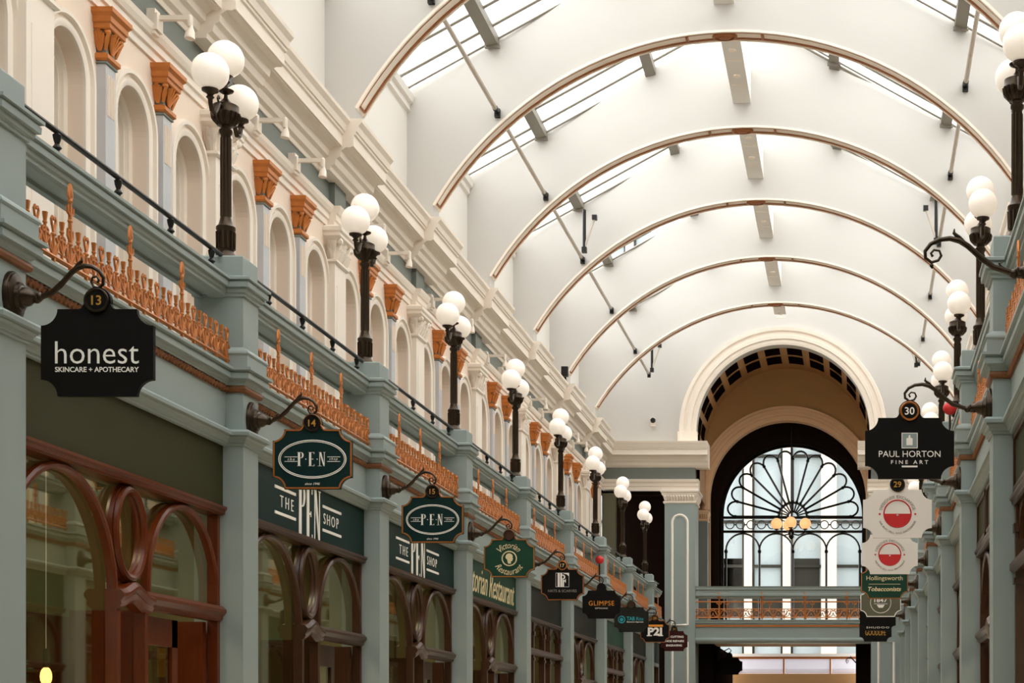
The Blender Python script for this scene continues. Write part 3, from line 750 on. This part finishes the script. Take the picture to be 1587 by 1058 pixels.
for s, Y, Ls in ((-1, YL, LS), (1, YR[1:], RS)):
    for y, (fn, lab, H) in zip(Y, Ls):
        W = .56 if s < 0 else .6
        kx = 1.0 if s < 0 else 1.26
        z = ZB-.122*W-.075*W-H/2+.047
        thing((fn, s), fn, 'hanging_sign', (CX+s*(2.58-HOOK*kx), y, z), lab, 'sign', 'hanging shop signs')

# ------------------------------------------------------------------ spotlights on the frieze
def spot(s):
    def mk(r):
        m = MB(s); m.box(-.07,.0,-.05,.05,-.10,.10); m.box(-.09,-.06,-.06,.06,-.07,.06); m.build('junction_box', 'ivory', r)
        m = MB(s); m.box(-.33,-.06,-.02,.02,.02,.055); m.lathe([(.02,-.03),(.024,.0),(.024,.05),(.01,.065)], (-.33,0,0), 10); m.build('arm', 'ivory', r)
        m = MB(s); m.tube([(-.335,0,0),(-.34,0,-.04),(-.335,-.005,-.07),(-.33,-.01,-.13)], [.014,.016,.034,.042], 12); m.build('lamp_head', 'ivory', r, True)
    return mk
for i, d in enumerate((3.69, 4.02, 4.69, 5.02, 5.67, 5.99, 6.63, 6.97, 7.62, 7.95, 8.62, 8.95, 9.62, 9.92, 10.62)):
    thing('spot', spot(-1), 'wall_spotlight', (CX-3.985, d*S, 7.27), 'white spotlight on a bracket under the left cornice, %s along from the camera' % (ORD+['thirteenth','fourteenth','fifteenth'])[i], 'spotlight', 'spotlights under the cornice')

# ------------------------------------------------------------------ shop fronts
def shopfront(s, fascia, timber, letters=None, L=S-.3, kind=0):
    # local y from the nearer pier; t = distance from that pier's middle
    def mk(r):
        o = -.15
        f = empty('fascia', (0,0,0)); f.parent = r
        m = MB(s); m.box(-.0,.06,0,L,3.125,3.605); m.build('fascia_board', fascia, f)
        if letters: letters(f, s)
        w = empty('timber_frame', (0,0,0)); w.parent = r
        m = MB(s); m.prof_y([(.0,3.11),(-.015,3.115),(-.015,3.135),(-.03,3.145),(-.03,3.162),(0,3.172),(.12,3.172),(.12,3.105),(.0,3.105)], 0, L); m.build('head_rail', timber, w)
        arch = [(.028,.0),(.028,-.03),(.04,-.042),(.058,-.042),(.072,-.03),(.072,.012),(.028,.012)]
        P = lambda a, z, c: (c+.06, a+o, z)
        if kind == 0:
            m = MB(s); m.archmould(.935, .615, 2.42, .3, arch, P, 24); m.build('arched_window_frame', timber, w, True)
            m = MB(s); m.tube([(.03,1.80+.205*cos(2*pi*i/32)+o,2.81+.27*sin(2*pi*i/32)) for i in range(32)], .026, 8, True)
            m.tube([(.06,1.80+.212*cos(2*pi*i/32)+o,2.81+.277*sin(2*pi*i/32)) for i in range(32)], .030, 8, True); m.build('oval_frame', timber, w, True)
            m = MB(s); m.archmould(2.655, .53, 2.505, 2.45, arch, P, 24); m.build('door_arch_frame', timber, w, True)
            m = MB(s); m.prof_y([(.02,2.37),(-.0,2.385),(-.0,2.40),(-.025,2.43),(-.025,2.45),(-.0,2.475),(.08,2.475),(.08,2.37)], 1.98+o, 3.25+o); m.build('transom', timber, w)
            n = 16; R_ = []
            m = MB(s)
            for i in range(n+1):
                y = 1.57+.47*i/n; b = .06*exp_bump((y-1.80)/.12); k = 0
                R_.append(m.pts([(a, y+o, z+b) for a, z in [(.02,2.33),(-.01,2.35),(-.02,2.37),(-.015,2.385),(-.035,2.41),(-.035,2.43),(-.01,2.455),(.08,2.455),(.08,2.33)]]))
            m.loops(R_); m.build('serpentine_capital', timber, w)
            m = MB(s)
            for y in (1.60, 2.00): m.box(.01,.08,y-.026+o,y+.026+o,.3,2.40); m.box(-.005,.09,y-.04+o,y+.04+o,.0,.3)
            m.box(.02,.09,3.20+o,3.248+o,0,3.1); m.build('post', timber, w)
            d = empty('shop_door', (0,0,0)); d.parent = r
            m = MB(s); m.box(.10,.14,2.05+o,2.14+o,0.05,2.34); m.box(.10,.14,2.62+o,2.71+o,.05,2.34); m.box(.10,.14,2.05+o,2.71+o,2.16,2.34); m.box(.10,.14,2.05+o,2.71+o,.05,.5); m.build('door_frame', timber, d)
            m = MB(s); m.box(.115,.122,2.14+o,2.62+o,.5,2.16); m.build('door_pane', 'glass', d)
            m = MB(s); m.box(.09,.5,2.02+o,2.05+o,0,2.36); m.box(.09,.8,3.12+o,3.18+o,0,2.36); m.box(.8,.84,2.05+o,3.18+o,0,2.36); m.build('door_lining', timber, r)
            m = MB(s); m.box(.30,.40,3.112+o,3.122+o,1.98,2.18); m.build('door_notice', 'goldlet', r)
        else:
            m = MB(s); m.prof_y([(.0,2.66),(-.03,2.68),(-.03,2.72),(-.0,2.75),(.1,2.75),(.1,2.66)], 0, L); m.build('transom', timber, w)
            for y in (.12,.95,1.75,2.2,L-.08):
                m = MB(s); m.box(0,.08,y-.035,y+.035,.3,3.10); m.box(-.012,.09,y-.05,y+.05,2.92,2.98); m.box(-.012,.09,y-.05,y+.05,2.58,2.62); m.build('post', timber, w)
            m = MB(s)
            for a, b in ((.155,.915),(.985,1.715),(1.785,2.165),(2.235,L-.115)):
                c = (a+b)/2; R = (b-a)/2
                for q in (-1,1):
                    L_ = [(c+q*R, 3.10), (c+q*R, 3.10-min(R,.3))]+[(c+q*R*cos(pi/2*i/6), 3.10-min(R,.3)+min(R,.3)*sin(pi/2*i/6)) for i in range(1,7)]
                    m.loops([m.pts([(.02,y,z) for y, z in L_]), m.pts([(.06,y,z) for y, z in L_])])
            m.build('spandrel', timber, w)
        m = MB(s); m.box(0,.1,0,(1.86 if kind == 0 else L),0,.55); m.build('stall_riser', timber, r)
        m = MB(s)
        if kind == 0:
            m.f.append(m.pts([(.085,0,.5),(.085,1.86,.5),(.085,1.86,3.12),(.085,0,3.12)])); m.f.append(m.pts([(.085,1.86,2.42),(.085,L,2.42),(.085,L,3.12),(.085,1.86,3.12)]))
        else: m.f.append(m.pts([(.085,0,.5),(.085,L,.5),(.085,L,3.12),(.085,0,3.12)]))
        m.build('shop_window', 'glass', r)
    return mk
def exp_bump(x): return math.exp(-x*x)
def fscript(f, s, m, body, y, z, **k):
    m.text(body, fn=lambda a, b, c: (-.002-c, y-s*a, z+b), **k)
def let_pen(f, s):
    m = MB(s); o = -.15
    fscript(f, s, m, 'THE', 1.17+o, 3.365, w=.31, h=.088, spacing=1.5, fat=-.01); fscript(f, s, m, 'SHOP', 2.28+o, 3.365, w=.40, h=.088, spacing=1.4, fat=-.01)
    for y0, y1 in ((.90,1.38),(2.06,2.56)):
        for z in (3.268, 3.462): m.box(-.006,0,y0+o,y1+o,z-.011,z+.011)
    def put(mm, poly): mm.extrude(poly, lambda a, z: (-.001, a, z), lambda a, z: (-.006, a, z))
    for ch, y in zip('PEN', (1.53, 1.72, 1.91)): serif(m, ch, y+o, 3.355, .19, .43, put)
    m.build('fascia_lettering', 'letter', f)
def let_vic(f, s):
    m = MB(s); fscript(f, s, m, 'Victorian Restaurant', L0/2+.05, 3.37, w=2.75, h=.30, shear=.4, fat=-.004); m.build('fascia_lettering', 'creamlet', f)
def let_panels(f, s):
    m = MB(s)
    for a, b in ((.08,.98),(1.1,2.0),(2.12,3.02)):
        for (p, q, z0, z1) in ((a,b,3.19,3.22),(a,b,3.53,3.56),(a,a+.03,3.19,3.56),(b-.03,b,3.19,3.56)): m.box(-.015,0,p,q,z0,z1)
    m.build('panel_moulding', 'dkwood', f)
L0 = S-.3
LF = [('olive','wood',None,0,'red timber shop front with blank olive fascia'), ('dkgreen','dkwood',let_pen,0,'dark timber shop front with green fascia and tall white letters'), ('dkgreen','dkwood',let_pen,0,'dark timber shop front with green fascia and tall white letters'), ('green','dkwood',let_vic,0,'dark timber shop front with cream script on a green fascia'), ('charcoal','dkwood',None,1,'timber shop front with blank charcoal fascia and square upper lights'), ('charcoal','dkwood',None,0,'timber shop front with blank charcoal fascia'), ('green','dkwood',None,1,'timber shop front with plain green fascia'), ('charcoal','dkwood',None,0,'timber shop front with blank charcoal fascia')]
RF = [('olive','dkwood',let_panels,1,'shop front with panelled olive fascia'), ('olive','dkwood',let_panels,0,'shop front with panelled olive fascia'), ('khaki','dkwood',None,0,'shop front with khaki fascia'), ('green','dkwood',None,0,'shop front with green fascia'), ('khaki','dkwood',None,1,'shop front with khaki fascia'), ('charcoal','dkwood',None,0,'shop front with charcoal fascia'), ('green','dkwood',None,0,'shop front with green fascia'), ('olive','dkwood',None,0,'shop front with olive fascia')]
for s, Y, F in ((-1, YL, LF), (1, YR, RF)):
    for k, (fa, ti, le, kd, lab) in enumerate(F):
        thing(('shop', s, fa, ti, le, kd), shopfront(s, fa, ti, le, kind=kd), 'shop_front', (CX+s*2.72, Y[k]+.15, 0), '%s, %s' % (lab, bay_of(s, k)), 'shop front', 'shop fronts of the arcade')
    k = 8; r = empty('shop_front', (CX+s*2.72, Y[8]+.15, 0)); Lx = YEND-.02-(Y[8]+.15); 
    m = MB(s); m.box(0,.06,0,Lx,3.125,3.6); m.build('fascia_board', 'charcoal', r)
    m = MB(s); m.box(.0,.08,0,Lx,3.05,3.125); m.box(0,.08,.02,.09,0,3.1); m.box(0,.08,Lx-.1,Lx,0,3.1); m.build('timber_frame', 'dkwood', r)
    m = MB(s); m.f.append(m.pts([(.07,0,0.1),(.07,Lx,.1),(.07,Lx,3.1),(.07,0,3.1)])); m.build('shop_window', 'glass', r)
    tag(r, 'narrow dark shop front, %s' % bay_of(s, 8), 'shop front', 'shop fronts of the arcade')
# ------------------------------------------------------------------ end wall of the arcade
VX = -1.63
BX = lambda h: VX+h
m = MB(); m.archwall(-4.14-.1+CX-VX, 4.14+.1+CX-VX, 8.0, 12.2, [(0, 1.93, 8.31, 8.0)], YEND, YEND+.3, lambda a, z, c: (VX+a, c, z), n=36, top=lambda a: 12.3-.55*abs(a)); struct(m.build('wall_back', 'white'))
m = MB(); m.archmould(0, 1.93, 8.31, 8.06, [(0,0.02),(0,-.03),(.05,-.05),(.11,-.05),(.12,-.09),(.20,-.10),(.21,-.07),(.27,-.07),(.30,-.12),(.37,-.13),(.39,-.02),(.39,.02)], lambda a, z, c: (VX+a, YEND+c, z), n=48); struct(m.build('trim_arch_outer', 'ivory'))
m = MB()
for s in (-1, 1): m.box(min(VX+s*1.90,VX+s*2.34),max(VX+s*1.90,VX+s*2.34),YEND-.12,YEND,8.04,8.29)
struct(m.build('trim_impost', 'ivory'))
for s, nm in ((-1,'left'),(1,'right')):
    e = 1.96                                     # inner edge of the end pier
    def ent(poly, mt, name, x1):
        m = MB(s); m.prof_x([(YEND+.3, poly[0][1])]+[(YEND-d, z) for d, z in poly]+[(YEND+.3, poly[-1][1])], x1, 4.05)
        struct(m.build(name+nm, mt, loc=(VX,0,0)))
    ent([(.03,7.5),(.07,7.54),(.10,7.60),(.14,7.64),(.18,7.735),(.30,7.745),(.30,7.86),(.32,7.87),(.32,7.895),(.335,7.9),(.36,7.96),(.38,8.0),(.39,8.035)], 'ivory', 'trim_end_cornice_', e-.30)
    ent([(.02,7.24),(.02,7.5)], 'teal', 'trim_end_frieze_', e)
    ent([(.0,7.02),(.0,7.08),(.02,7.09),(.03,7.15),(.06,7.18),(.08,7.24)], 'ivory', 'trim_end_architrave_', e-.08)
    r = empty('end_pier', (VX+s*e, YEND, 0))
    m = MB(s); m.ring([(.03,0),(.03,.4),(0,.44),(0,6.72)], 0, .68, 0, .8); m.build('shaft', 'blue', r)
    m = MB(s); m.ring([(.0,6.70),(.03,6.72),(.03,6.75),(.0,6.76),(.03,6.86),(.06,6.90),(.06,6.93),(.09,6.96),(.09,7.0),(.04,7.03)], 0, .68, 0, .8)
    for i in range(11):
        x = .03+.062*i
        m.tube([(x,-.01,6.76),(x,-.03,6.82),(x+.01,-.06,6.87),(x,-.07,6.85)], [.02,.028,.024,.012], 6)
    for i in range(8): y = .05+.09*i; m.tube([(-.01,y,6.76),(-.03,y,6.82),(-.06,y,6.87),(-.07,y,6.85)], [.02,.028,.024,.012], 6)
    m.build('capital', 'ivory', r, True)
    m = MB(s); fr = [(.17,4.0),(.17,6.28)]+[(.34-.17*cos(pi*i/12), 6.28+.17*sin(pi*i/12)) for i in range(1,12)]+[(.51,6.28),(.51,4.0)]
    m.tube([(x,-.006,z) for x, z in fr]+[(.17,-.006,4.0)], .028, 4); m.tube([(.17,-.006,.6),(.17,-.006,3.62),(.51,-.006,3.62),(.51,-.006,.6),(.17,-.006,.6)], .028, 4); m.build('white_panel_outline', 'letter', r)
    tag(r, 'tall blue-grey end pier with white panel outline, at the %s of the footbridge' % nm, 'pier', 'end piers')
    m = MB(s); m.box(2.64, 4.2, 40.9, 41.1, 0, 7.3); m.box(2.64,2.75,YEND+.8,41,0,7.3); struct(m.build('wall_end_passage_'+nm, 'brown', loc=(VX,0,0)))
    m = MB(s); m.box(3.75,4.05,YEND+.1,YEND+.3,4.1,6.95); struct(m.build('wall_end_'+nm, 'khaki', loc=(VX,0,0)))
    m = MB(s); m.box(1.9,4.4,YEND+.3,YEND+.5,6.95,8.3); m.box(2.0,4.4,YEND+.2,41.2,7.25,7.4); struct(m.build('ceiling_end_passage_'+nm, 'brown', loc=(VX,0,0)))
# barrel behind the first arch, with a ring of dark coffers
def barrel(R, zs, y0, y1, mt, name, zb=0, n=40):
    m = MB(); L = [(-R, zb)]+[(-R*cos(pi*i/n), zs+R*sin(pi*i/n)) for i in range(n+1)]+[(R, zb)]
    for (p, b), (q, d) in zip(L, L[1:]): m.f.append(m.pts([(VX+p,y0,b),(VX+q,y0,d),(VX+q,y1,d),(VX+p,y1,b)]))
    for (p, b), (q, d) in zip(L, L[1:]):
        k = 1.06; m.f.append(m.pts([(VX+p*k,y0+.02,b if b == zb else zs+(b-zs)*k),(VX+q*k,y0+.02,d if d == zb else zs+(d-zs)*k),(VX+q*k,y1,d if d == zb else zs+(d-zs)*k),(VX+p*k,y1,b if b == zb else zs+(b-zs)*k)]))
    return struct(m.build(name, mt, recalc=False))
barrel(1.95, 8.31, YEND+.25, 40.7, 'tan', 'ceiling_barrel', zb=7.0)
m = MB()
for i in range(12):
    t0 = -pi/2+pi*(i+.12)/12; t1 = -pi/2+pi*(i+.80)/12
    for ya, yb in ((.35,1.02),(1.2,1.95)):
        q = 5; R = 1.935
        for j in range(q):
            a, b = t0+(t1-t0)*j/q, t0+(t1-t0)*(j+1)/q
            m.f.append(m.pts([(VX+R*sin(t),YEND+y,8.31+R*cos(t)) for t, y in ((a,ya),(b,ya),(b,yb),(a,yb))]))
struct(m.build('ceiling_coffer', 'brown'))
m = MB(); m.archwall(-2.2, 2.2, 0, 10.5, [(0, 1.86, 7.17, 0)], 40.7, 41.0, lambda a, z, c: (VX+a, c, z), n=36); struct(m.build('wall_lunette', 'tan'))
m = MB(); m.archmould(0, 1.86, 7.17, 6.9, [(0,.02),(0,-.03),(.04,-.05),(.10,-.05),(.11,-.08),(.18,-.08),(.19,-.05),(.26,-.05),(.28,-.09),(.33,-.09),(.34,0),(.34,.02)], lambda a, z, c: (VX+a, 40.7+c, z), n=48); struct(m.build('trim_arch_inner', 'tanmould'))
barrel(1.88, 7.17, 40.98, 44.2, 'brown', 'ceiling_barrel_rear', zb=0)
for s, nm in ((-1,'left'),(1,'right')):
    r = empty('jamb_pilaster', (VX+s*1.86, 40.3, 0))
    m = MB(s); m.box(.02,.3,0,.4,0,6.62); m.build('shaft', 'teal', r)
    m = MB(s); m.ring([(0,6.58),(.02,6.60),(.02,6.62),(0,6.64),(.02,6.74),(.04,6.78),(.04,6.82),(.02,6.84)], .02,.3,0,.4)
    for i in range(6): x = .02+.05*i; m.tube([(x,-.01,6.64),(x,-.02,6.69),(x,-.05,6.75),(x,-.05,6.73)], [.02,.026,.02,.01], 6)
    m.build('capital', 'tanmould', r, True)
    tag(r, 'small tan-capped pilaster at the %s jamb of the inner archway' % nm, 'pilaster', 'inner archway pilasters')
# ------------------------------------------------------------------ footbridge between the end piers
r = empty('footbridge', (VX, YEND+.05, 0)); W = 1.955
m = MB(); m.prof_x([(0,3.60),(-.02,3.615),(-.045,3.64),(-.06,3.65),(-.06,3.68),(-.02,3.70),(0,3.72),(0,3.955),(-.02,3.96),(-.02,4.0),(-.03,4.03),(-.055,4.045),(-.055,4.085),(-.075,4.10),(-.075,4.118),(.4,4.12),(.4,3.60)], -W, W); m.build('beam', 'blue', r)
m = MB(); m.box(-W,W,-.026,.0,3.96,4.0); m.build('rope_moulding', 'copper', r)
m = MB(); m.prof_x([(.2,4.60),(0,4.60),(-.01,4.63),(-.05,4.65),(-.05,4.69),(-.03,4.70),(-.03,4.76),(-.06,4.79),(-.06,4.83),(-.08,4.86),(.2,4.87)], -W, W); m.build('top_beam', 'blue', r)
c = MB(); X = .03
c.tube([(-W,X,4.17),(W,X,4.17)], .012, 6); c.tube([(-W,X,4.36),(W,X,4.36)], .010, 6); c.tube([(-W,X,4.52),(W,X,4.52)], .016, 6)
per = .244
for i in range(17):
    x = -W+.02+i*per
    if x > W: break
    c.tube([(x,X,4.13),(x,X,4.36)], .010, 5)
    for d in (-1,1):
        c.tube([(x,X,4.19),(x+d*.05,X,4.24),(x+d*.075,X,4.30),(x+d*.04,X,4.33)], .010, 5); c.tube([(x+d*.01,X,4.18),(x+d*.10,X,4.21),(x+d*.122,X,4.28)], .010, 5)
        c.tube([(x+per/2,X,4.31),(x+per/2+d*.05,X,4.355)], .009, 5)
    c.ball((x,X,4.30), (.03,.014,.018), 8, 5)
    c.tube([(x+per*k/8,X,4.18+.15*sin(pi*k/8)) for k in range(9) if x+per*k/8 < W], .010, 5)
for x in (-1.43,-.47,.48,1.42):
    c.tube([(x,X,4.13),(x,X,4.60)], .018, 6); c.ball((x,X-.05,4.64), (.05,.02,.045), 10, 6); c.ball((x,X-.05,4.70), (.035,.02,.04), 8, 6)
    for d in (-1,1): c.tube([(x,X,4.46),(x+d*.05,X,4.48),(x+d*.055,X,4.51)], .012, 5)
    c.tube([(x+.17,X,4.36),(x+.17,X,4.50)], .012, 5); c.ball((x+.17,X,4.52), (.05,.02,.02), 8, 5)
    for d in (-1,1): c.tube([(x+.17,X,4.45),(x+.17+d*.05,X,4.49)], .01, 5)
c.build('iron_cresting', 'copper', r, True)
m = MB(); m.box(-W+.01,W-.01,.4,2.0,3.62,3.98); m.build('deck', 'tan', r)
tag(r, 'blue-grey footbridge with copper ironwork crossing below the end arch', 'bridge')
# ------------------------------------------------------------------ iron fan window and pendant
NW += 1
w = empty('window_%d' % NW, (VX, 44.0, 0)); struct(w); HZ = 7.16
m = MB(); m.archmould(0, 1.70, HZ, 4.0, [(.08,-.03),(.16,-.03),(.18,.03),(.08,.03)], XZ, n=40); m.build('frame', 'iron', w)
m = MB()
m.tube([(.36*cos(pi*i/18),0,HZ+.36*sin(pi*i/18)) for i in range(19)], .036, 6); m.tube([(.12*cos(pi*i/10),0,HZ+.12*sin(pi*i/10)) for i in range(11)], .02, 6)
NS = 13
for i in range(NS):
    t = pi*i/(NS-1); m.tube([(.12*cos(t),0,HZ+.12*sin(t)),(.36*cos(t),0,HZ+.36*sin(t))], .02, 5)
    m.tube([(.36*cos(t),0,HZ+.36*sin(t)),(1.48*cos(t),0,HZ+1.48*sin(t))], .029, 6); m.ball((1.48*cos(t),0,HZ+1.48*sin(t)), (.045,.03,.045), 8, 6); m.ball((.4*cos(t),0,HZ+.4*sin(t)), (.035,.03,.035), 8, 6)
    if i < NS-1:
        a = t+pi/(NS-1)/2; ra = 1.48*sin(pi/(NS-1)/2)
        cx, cz = 1.48*cos(pi/(NS-1)/2)*cos(a), 1.48*cos(pi/(NS-1)/2)*sin(a)
        L = []
        for k in range(11):
            q = -pi/2+pi*k/10; u, v = ra*cos(q)*1.15, ra*sin(q)
            L.append((cx+u*cos(a)-v*sin(a), 0, HZ+cz+u*sin(a)+v*cos(a)))
        m.tube(L, .027, 6)
m.build('fan_tracery', 'iron', w, True)
m = MB(); m.box(-1.8,1.8,-.04,.04,HZ-.06,HZ+.0); m.box(-1.8,1.8,-.04,.04,HZ-.42,HZ-.36)
for i in range(13):
    x = -1.62+.27*i; m.tube([(x+.105*cos(2*pi*k/20),0,HZ-.21+.105*sin(2*pi*k/20)) for k in range(20)], .014, 6, True)
    if i < 12: m.tube([(x+.10,0,HZ-.21),(x+.17,0,HZ-.21)], .02, 5)
m.build('ring_band', 'iron', w, True)
m = MB()
for i in range(4):
    x = -1.72+.86*i+.43
    m.tube([(x-.43,0,HZ-.95)]+[(x-.43*cos(pi*k/14),0,HZ-.87+.43*sin(pi*k/14)) for k in range(15)]+[(x+.43,0,HZ-.95)], .024, 6)
for i in range(5):
    x = -1.72+.86*i; m.tube([(x,0,4.0),(x,0,HZ-.9)], .030, 6); m.ball((x,0,HZ-.9), (.05,.04,.06), 8, 6)
m.build('arcaded_mullion', 'iron', w, True)
m = MB(); L = [(-1.75,4.0)]+[(-1.75*cos(pi*i/24), HZ+1.75*sin(pi*i/24)) for i in range(25)]+[(1.75,4.0)]
m.f.append(m.pts([(x,.03,z) for x, z in L])); m.build('pane', 'roofglass', w)
r = empty('pendant_lamp', (-1.58, 41.6, 6.66))
m = MB(); m.tube([(0,0,-.2),(0,0,2.40)], .016, 6); m.lathe([(.02,-.36),(.07,-.30),(.05,-.24),(.09,-.18),(.03,-.10),(.02,0)], n=10); m.build('rod', 'iron', r, True)
for i, (x, y) in enumerate(((-.36,.0),(.34,-.02),(0,-.3),(-.08,.32))):
    m = MB(); m.tube([(0,0,-.22),(x*.5,y*.5,-.26),(x*.95,y*.95,-.20),(x,y,-.12)], .018, 6); m.lathe([(.02,-.14),(.06,-.12),(.06,-.10)], (x,y,0), 10); m.build('arm', 'iron', r, True)
    m = MB(); m.ball((x,y,.02), .138, 18, 12); m.build('globe', 'amber', r, True)
tag(r, 'iron pendant lamp with amber-lit globes hanging before the fan window', 'lamp')
# ------------------------------------------------------------------ buildings across the street
r = empty('office_building', (-2, 56, 0))
m = MB()
for x in (-5.4,-4.1,-2.8,-1.53,-.27,2.4,3.6,4.9): m.box(x-.13,x+.13,-.25,0,3.9,18)
m.box(.86,1.36,-.5,0,0,18); m.build('stone_mullion', 'stone', r)
m = MB()
for z in (5.9,7.0,8.45,10.6,11.6,14,15): m.box(-7,7,-.12,0,z,z+.09)
for x in (-5.4,-4.1,-2.8,-1.53,-.27,1.1,2.4,3.6,4.9):
    m.box(x-.2,x-.13,-.1,0,3.9,18); m.box(x+.13,x+.2,-.1,0,3.9,18)
m.box(-7,7,-.08,0,5.4,5.95); m.build('window_frame', 'charcoal', r)
m = MB(); m.box(-7,7,0,.1,3.9,18); m.build('window_glass', 'skyglass', r)
m = MB()
for x0, x1 in ((-2.6,-1.73),(-.07,.8)): m.box(x0,x1,-.02,0,5.8,7.3); m.build('dark_spandrel', 'charcoal', r)
m = MB(); m.box(-7,7,-.6,.2,2.0,3.9); m.build('shop_fascia', 'stone', r)
m = MB(); m.box(-7,7,0,.3,0,2.0); m.build('ground_storey', 'brown', r)
tag(r, 'pale office building with dark-framed windows seen through the fan window', 'building')
r = empty('backlit_canopy', (VX, 45.5, 0))
for i in range(4):
    m = MB(); m.prof_x([(0,3.30),(.06,3.22),(.12,3.18),(.16,3.18),(.16,3.56),(0,3.56)], -2.4+1.24*i-.35, -2.4+1.24*(i+1)-.40); m.build('lit_panel', 'panel', r)
m = MB()
for i in range(5): x = -2.4+1.24*i-.38; m.box(x-.02,x+.02,-.02,.14,3.17,3.58)
m.box(-2.8,2.6,-.04,.2,3.56,3.62); m.build('rib', 'copper', r)
m = MB(); m.box(-2.8,2.6,0,.3,2.7,3.17); m.box(-2.8,2.6,-.06,.0,2.92,3.0); m.build('soffit_board', 'tan', r)
m = MB(); m.box(-2.8,2.6,-.08,.3,3.62,3.70); m.build('top_strip', 'paleboard', r)
tag(r, 'backlit pale canopy panels glowing under the footbridge', 'canopy')
r = empty('hanging_sign', (-2.98, YEND+2.0, 3.16))
m = MB(); m.plate(outline(.62,.40), -.015, .015); m.build('board', 'dark', r)
m = MB(); m.tube([(-.35,0,.33),(-.1,0,.36),(.0,0,.42),(.05,0,.36),(0,0,.30)], .014, 6); m.build('bracket', 'iron', r)
tag(r, 'unlit black hanging sign in shadow under the footbridge', 'sign')
r = empty('sign_bracket', (.22, YEND+2.0, 3.2)); bracket(1, 1.0)(r); tag(r, 'dark scroll bracket under the right end of the footbridge', 'bracket')
m = MB()
for s in (-1,1): m.box(min(VX+s*1.62,VX+s*1.95),max(VX+s*1.62,VX+s*1.95),YEND+.8,45,0,3.62)
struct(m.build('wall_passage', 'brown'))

# added area lights that brighten the shop interiors, no fittings behind them
for k in range(8):
    for s, Y in ((-1, YL), (1, YR)):
        ld = bpy.data.lights.new('shop_fill_light', 'AREA'); ld.size = .6; ld.energy = 26; ld.color = (1, .84, .56)
        lo = bpy.data.objects.new('shop_fill_light', ld); COL.objects.link(lo); lo.location = (CX+s*4.0, Y[k]+1.7, 3.62)
# ------------------------------------------------------------------ small things
def pendant(r):
    m = MB(); m.tube([(0,0,.16),(0,0,1.55)], .003, 4); m.build('cord', 'letter', r)
    m = MB(); m.lathe([(.012,.05),(.02,.06),(.02,.13),(.008,.16)], n=10); m.build('holder', 'bronze', r, True)
    m = MB(); m.ball((0,0,0), (.032,.032,.055), 12, 8); m.build('bulb', 'bulb', r, True)
for (x, y, z, lab) in ((-4.62, 9.75, 1.92, 'glowing bulb on a white cord in the window of the red timber shop'), (-5.6, 13.2, 1.9, 'glowing bulb inside the shop between signs 14 and 15'), (-5.4, 16.9, 1.9, 'glowing bulb inside the shop between signs 15 and 16'), (-5.2, 20.4, 2.1, 'glowing bulb inside the shop between signs 16 and 17')):
    thing('bulb', pendant, 'pendant_bulb', (x, y, z), lab, 'light bulb', 'bulbs inside the shops')
m = MB()
for i in range(40):
    a, h, q = random.uniform(0,6.3), random.uniform(0,.22), random.uniform(.03,.10)
    m.ball((q*cos(a), q*sin(a), h), (.028,.028,.010), 6, 4)
r = empty('potted_plant', (-4.66, 9.45, 1.86)); m.build('foliage', 'leafy', r)
m = MB(); m.lathe([(.05,-.2),(.07,0),(.06,.01)], n=10); m.build('pot', 'dkwood', r)
m = MB(); m.box(-.12,.12,-.3,.3,-1.86,-.2); m.build('stand', 'dkwood', r)
tag(r, 'small green plant in the window of the red timber shop', 'plant')
r = empty('flood_light', (-5.33, 31.28, 8.07)); m = MB(); m.box(-.06,.06,-.05,.05,.04,.22); m.build('lamp_head', 'iron', r); m = MB(); m.box(-.02,.02,.03,.05,-.05,.1); m.build('foot', 'iron', r)
tag(r, 'small black floodlight standing on the left cornice', 'floodlight')
r = empty('security_camera', (-4.52, YEND-.08, 8.52)); m = MB(); m.box(-.05,.05,.0,.08,-.10,.08); m.build('mount', 'ivory', r); m = MB(); m.lathe([(.05,-.06),(.06,0),(.03,.06)], (0,0,.02), 12, 'y'); m.build('lens', 'iron', r, True)
tag(r, 'small security camera on the white end wall', 'camera')
for (x, y, z, st, lab) in ((CX-2.64, YL[6]-.3, 4.50, .38, 'small red ball ornament beside sign with turquoise ring'), (.985, 17.98, 5.01, .25, 'small red ball ornament just behind the large sign numbered 30')):
    r = empty('red_ornament', (x, y, z)); m = MB(); m.ball((0,0,0), (.075,.075,.07), 14, 10); m.build('ball', 'redlet', r, True); m = MB(); m.tube([(0,0,-.05),(0,0,-st)], .012, 6); m.build('stem', 'iron', r); tag(r, lab, 'ornament')
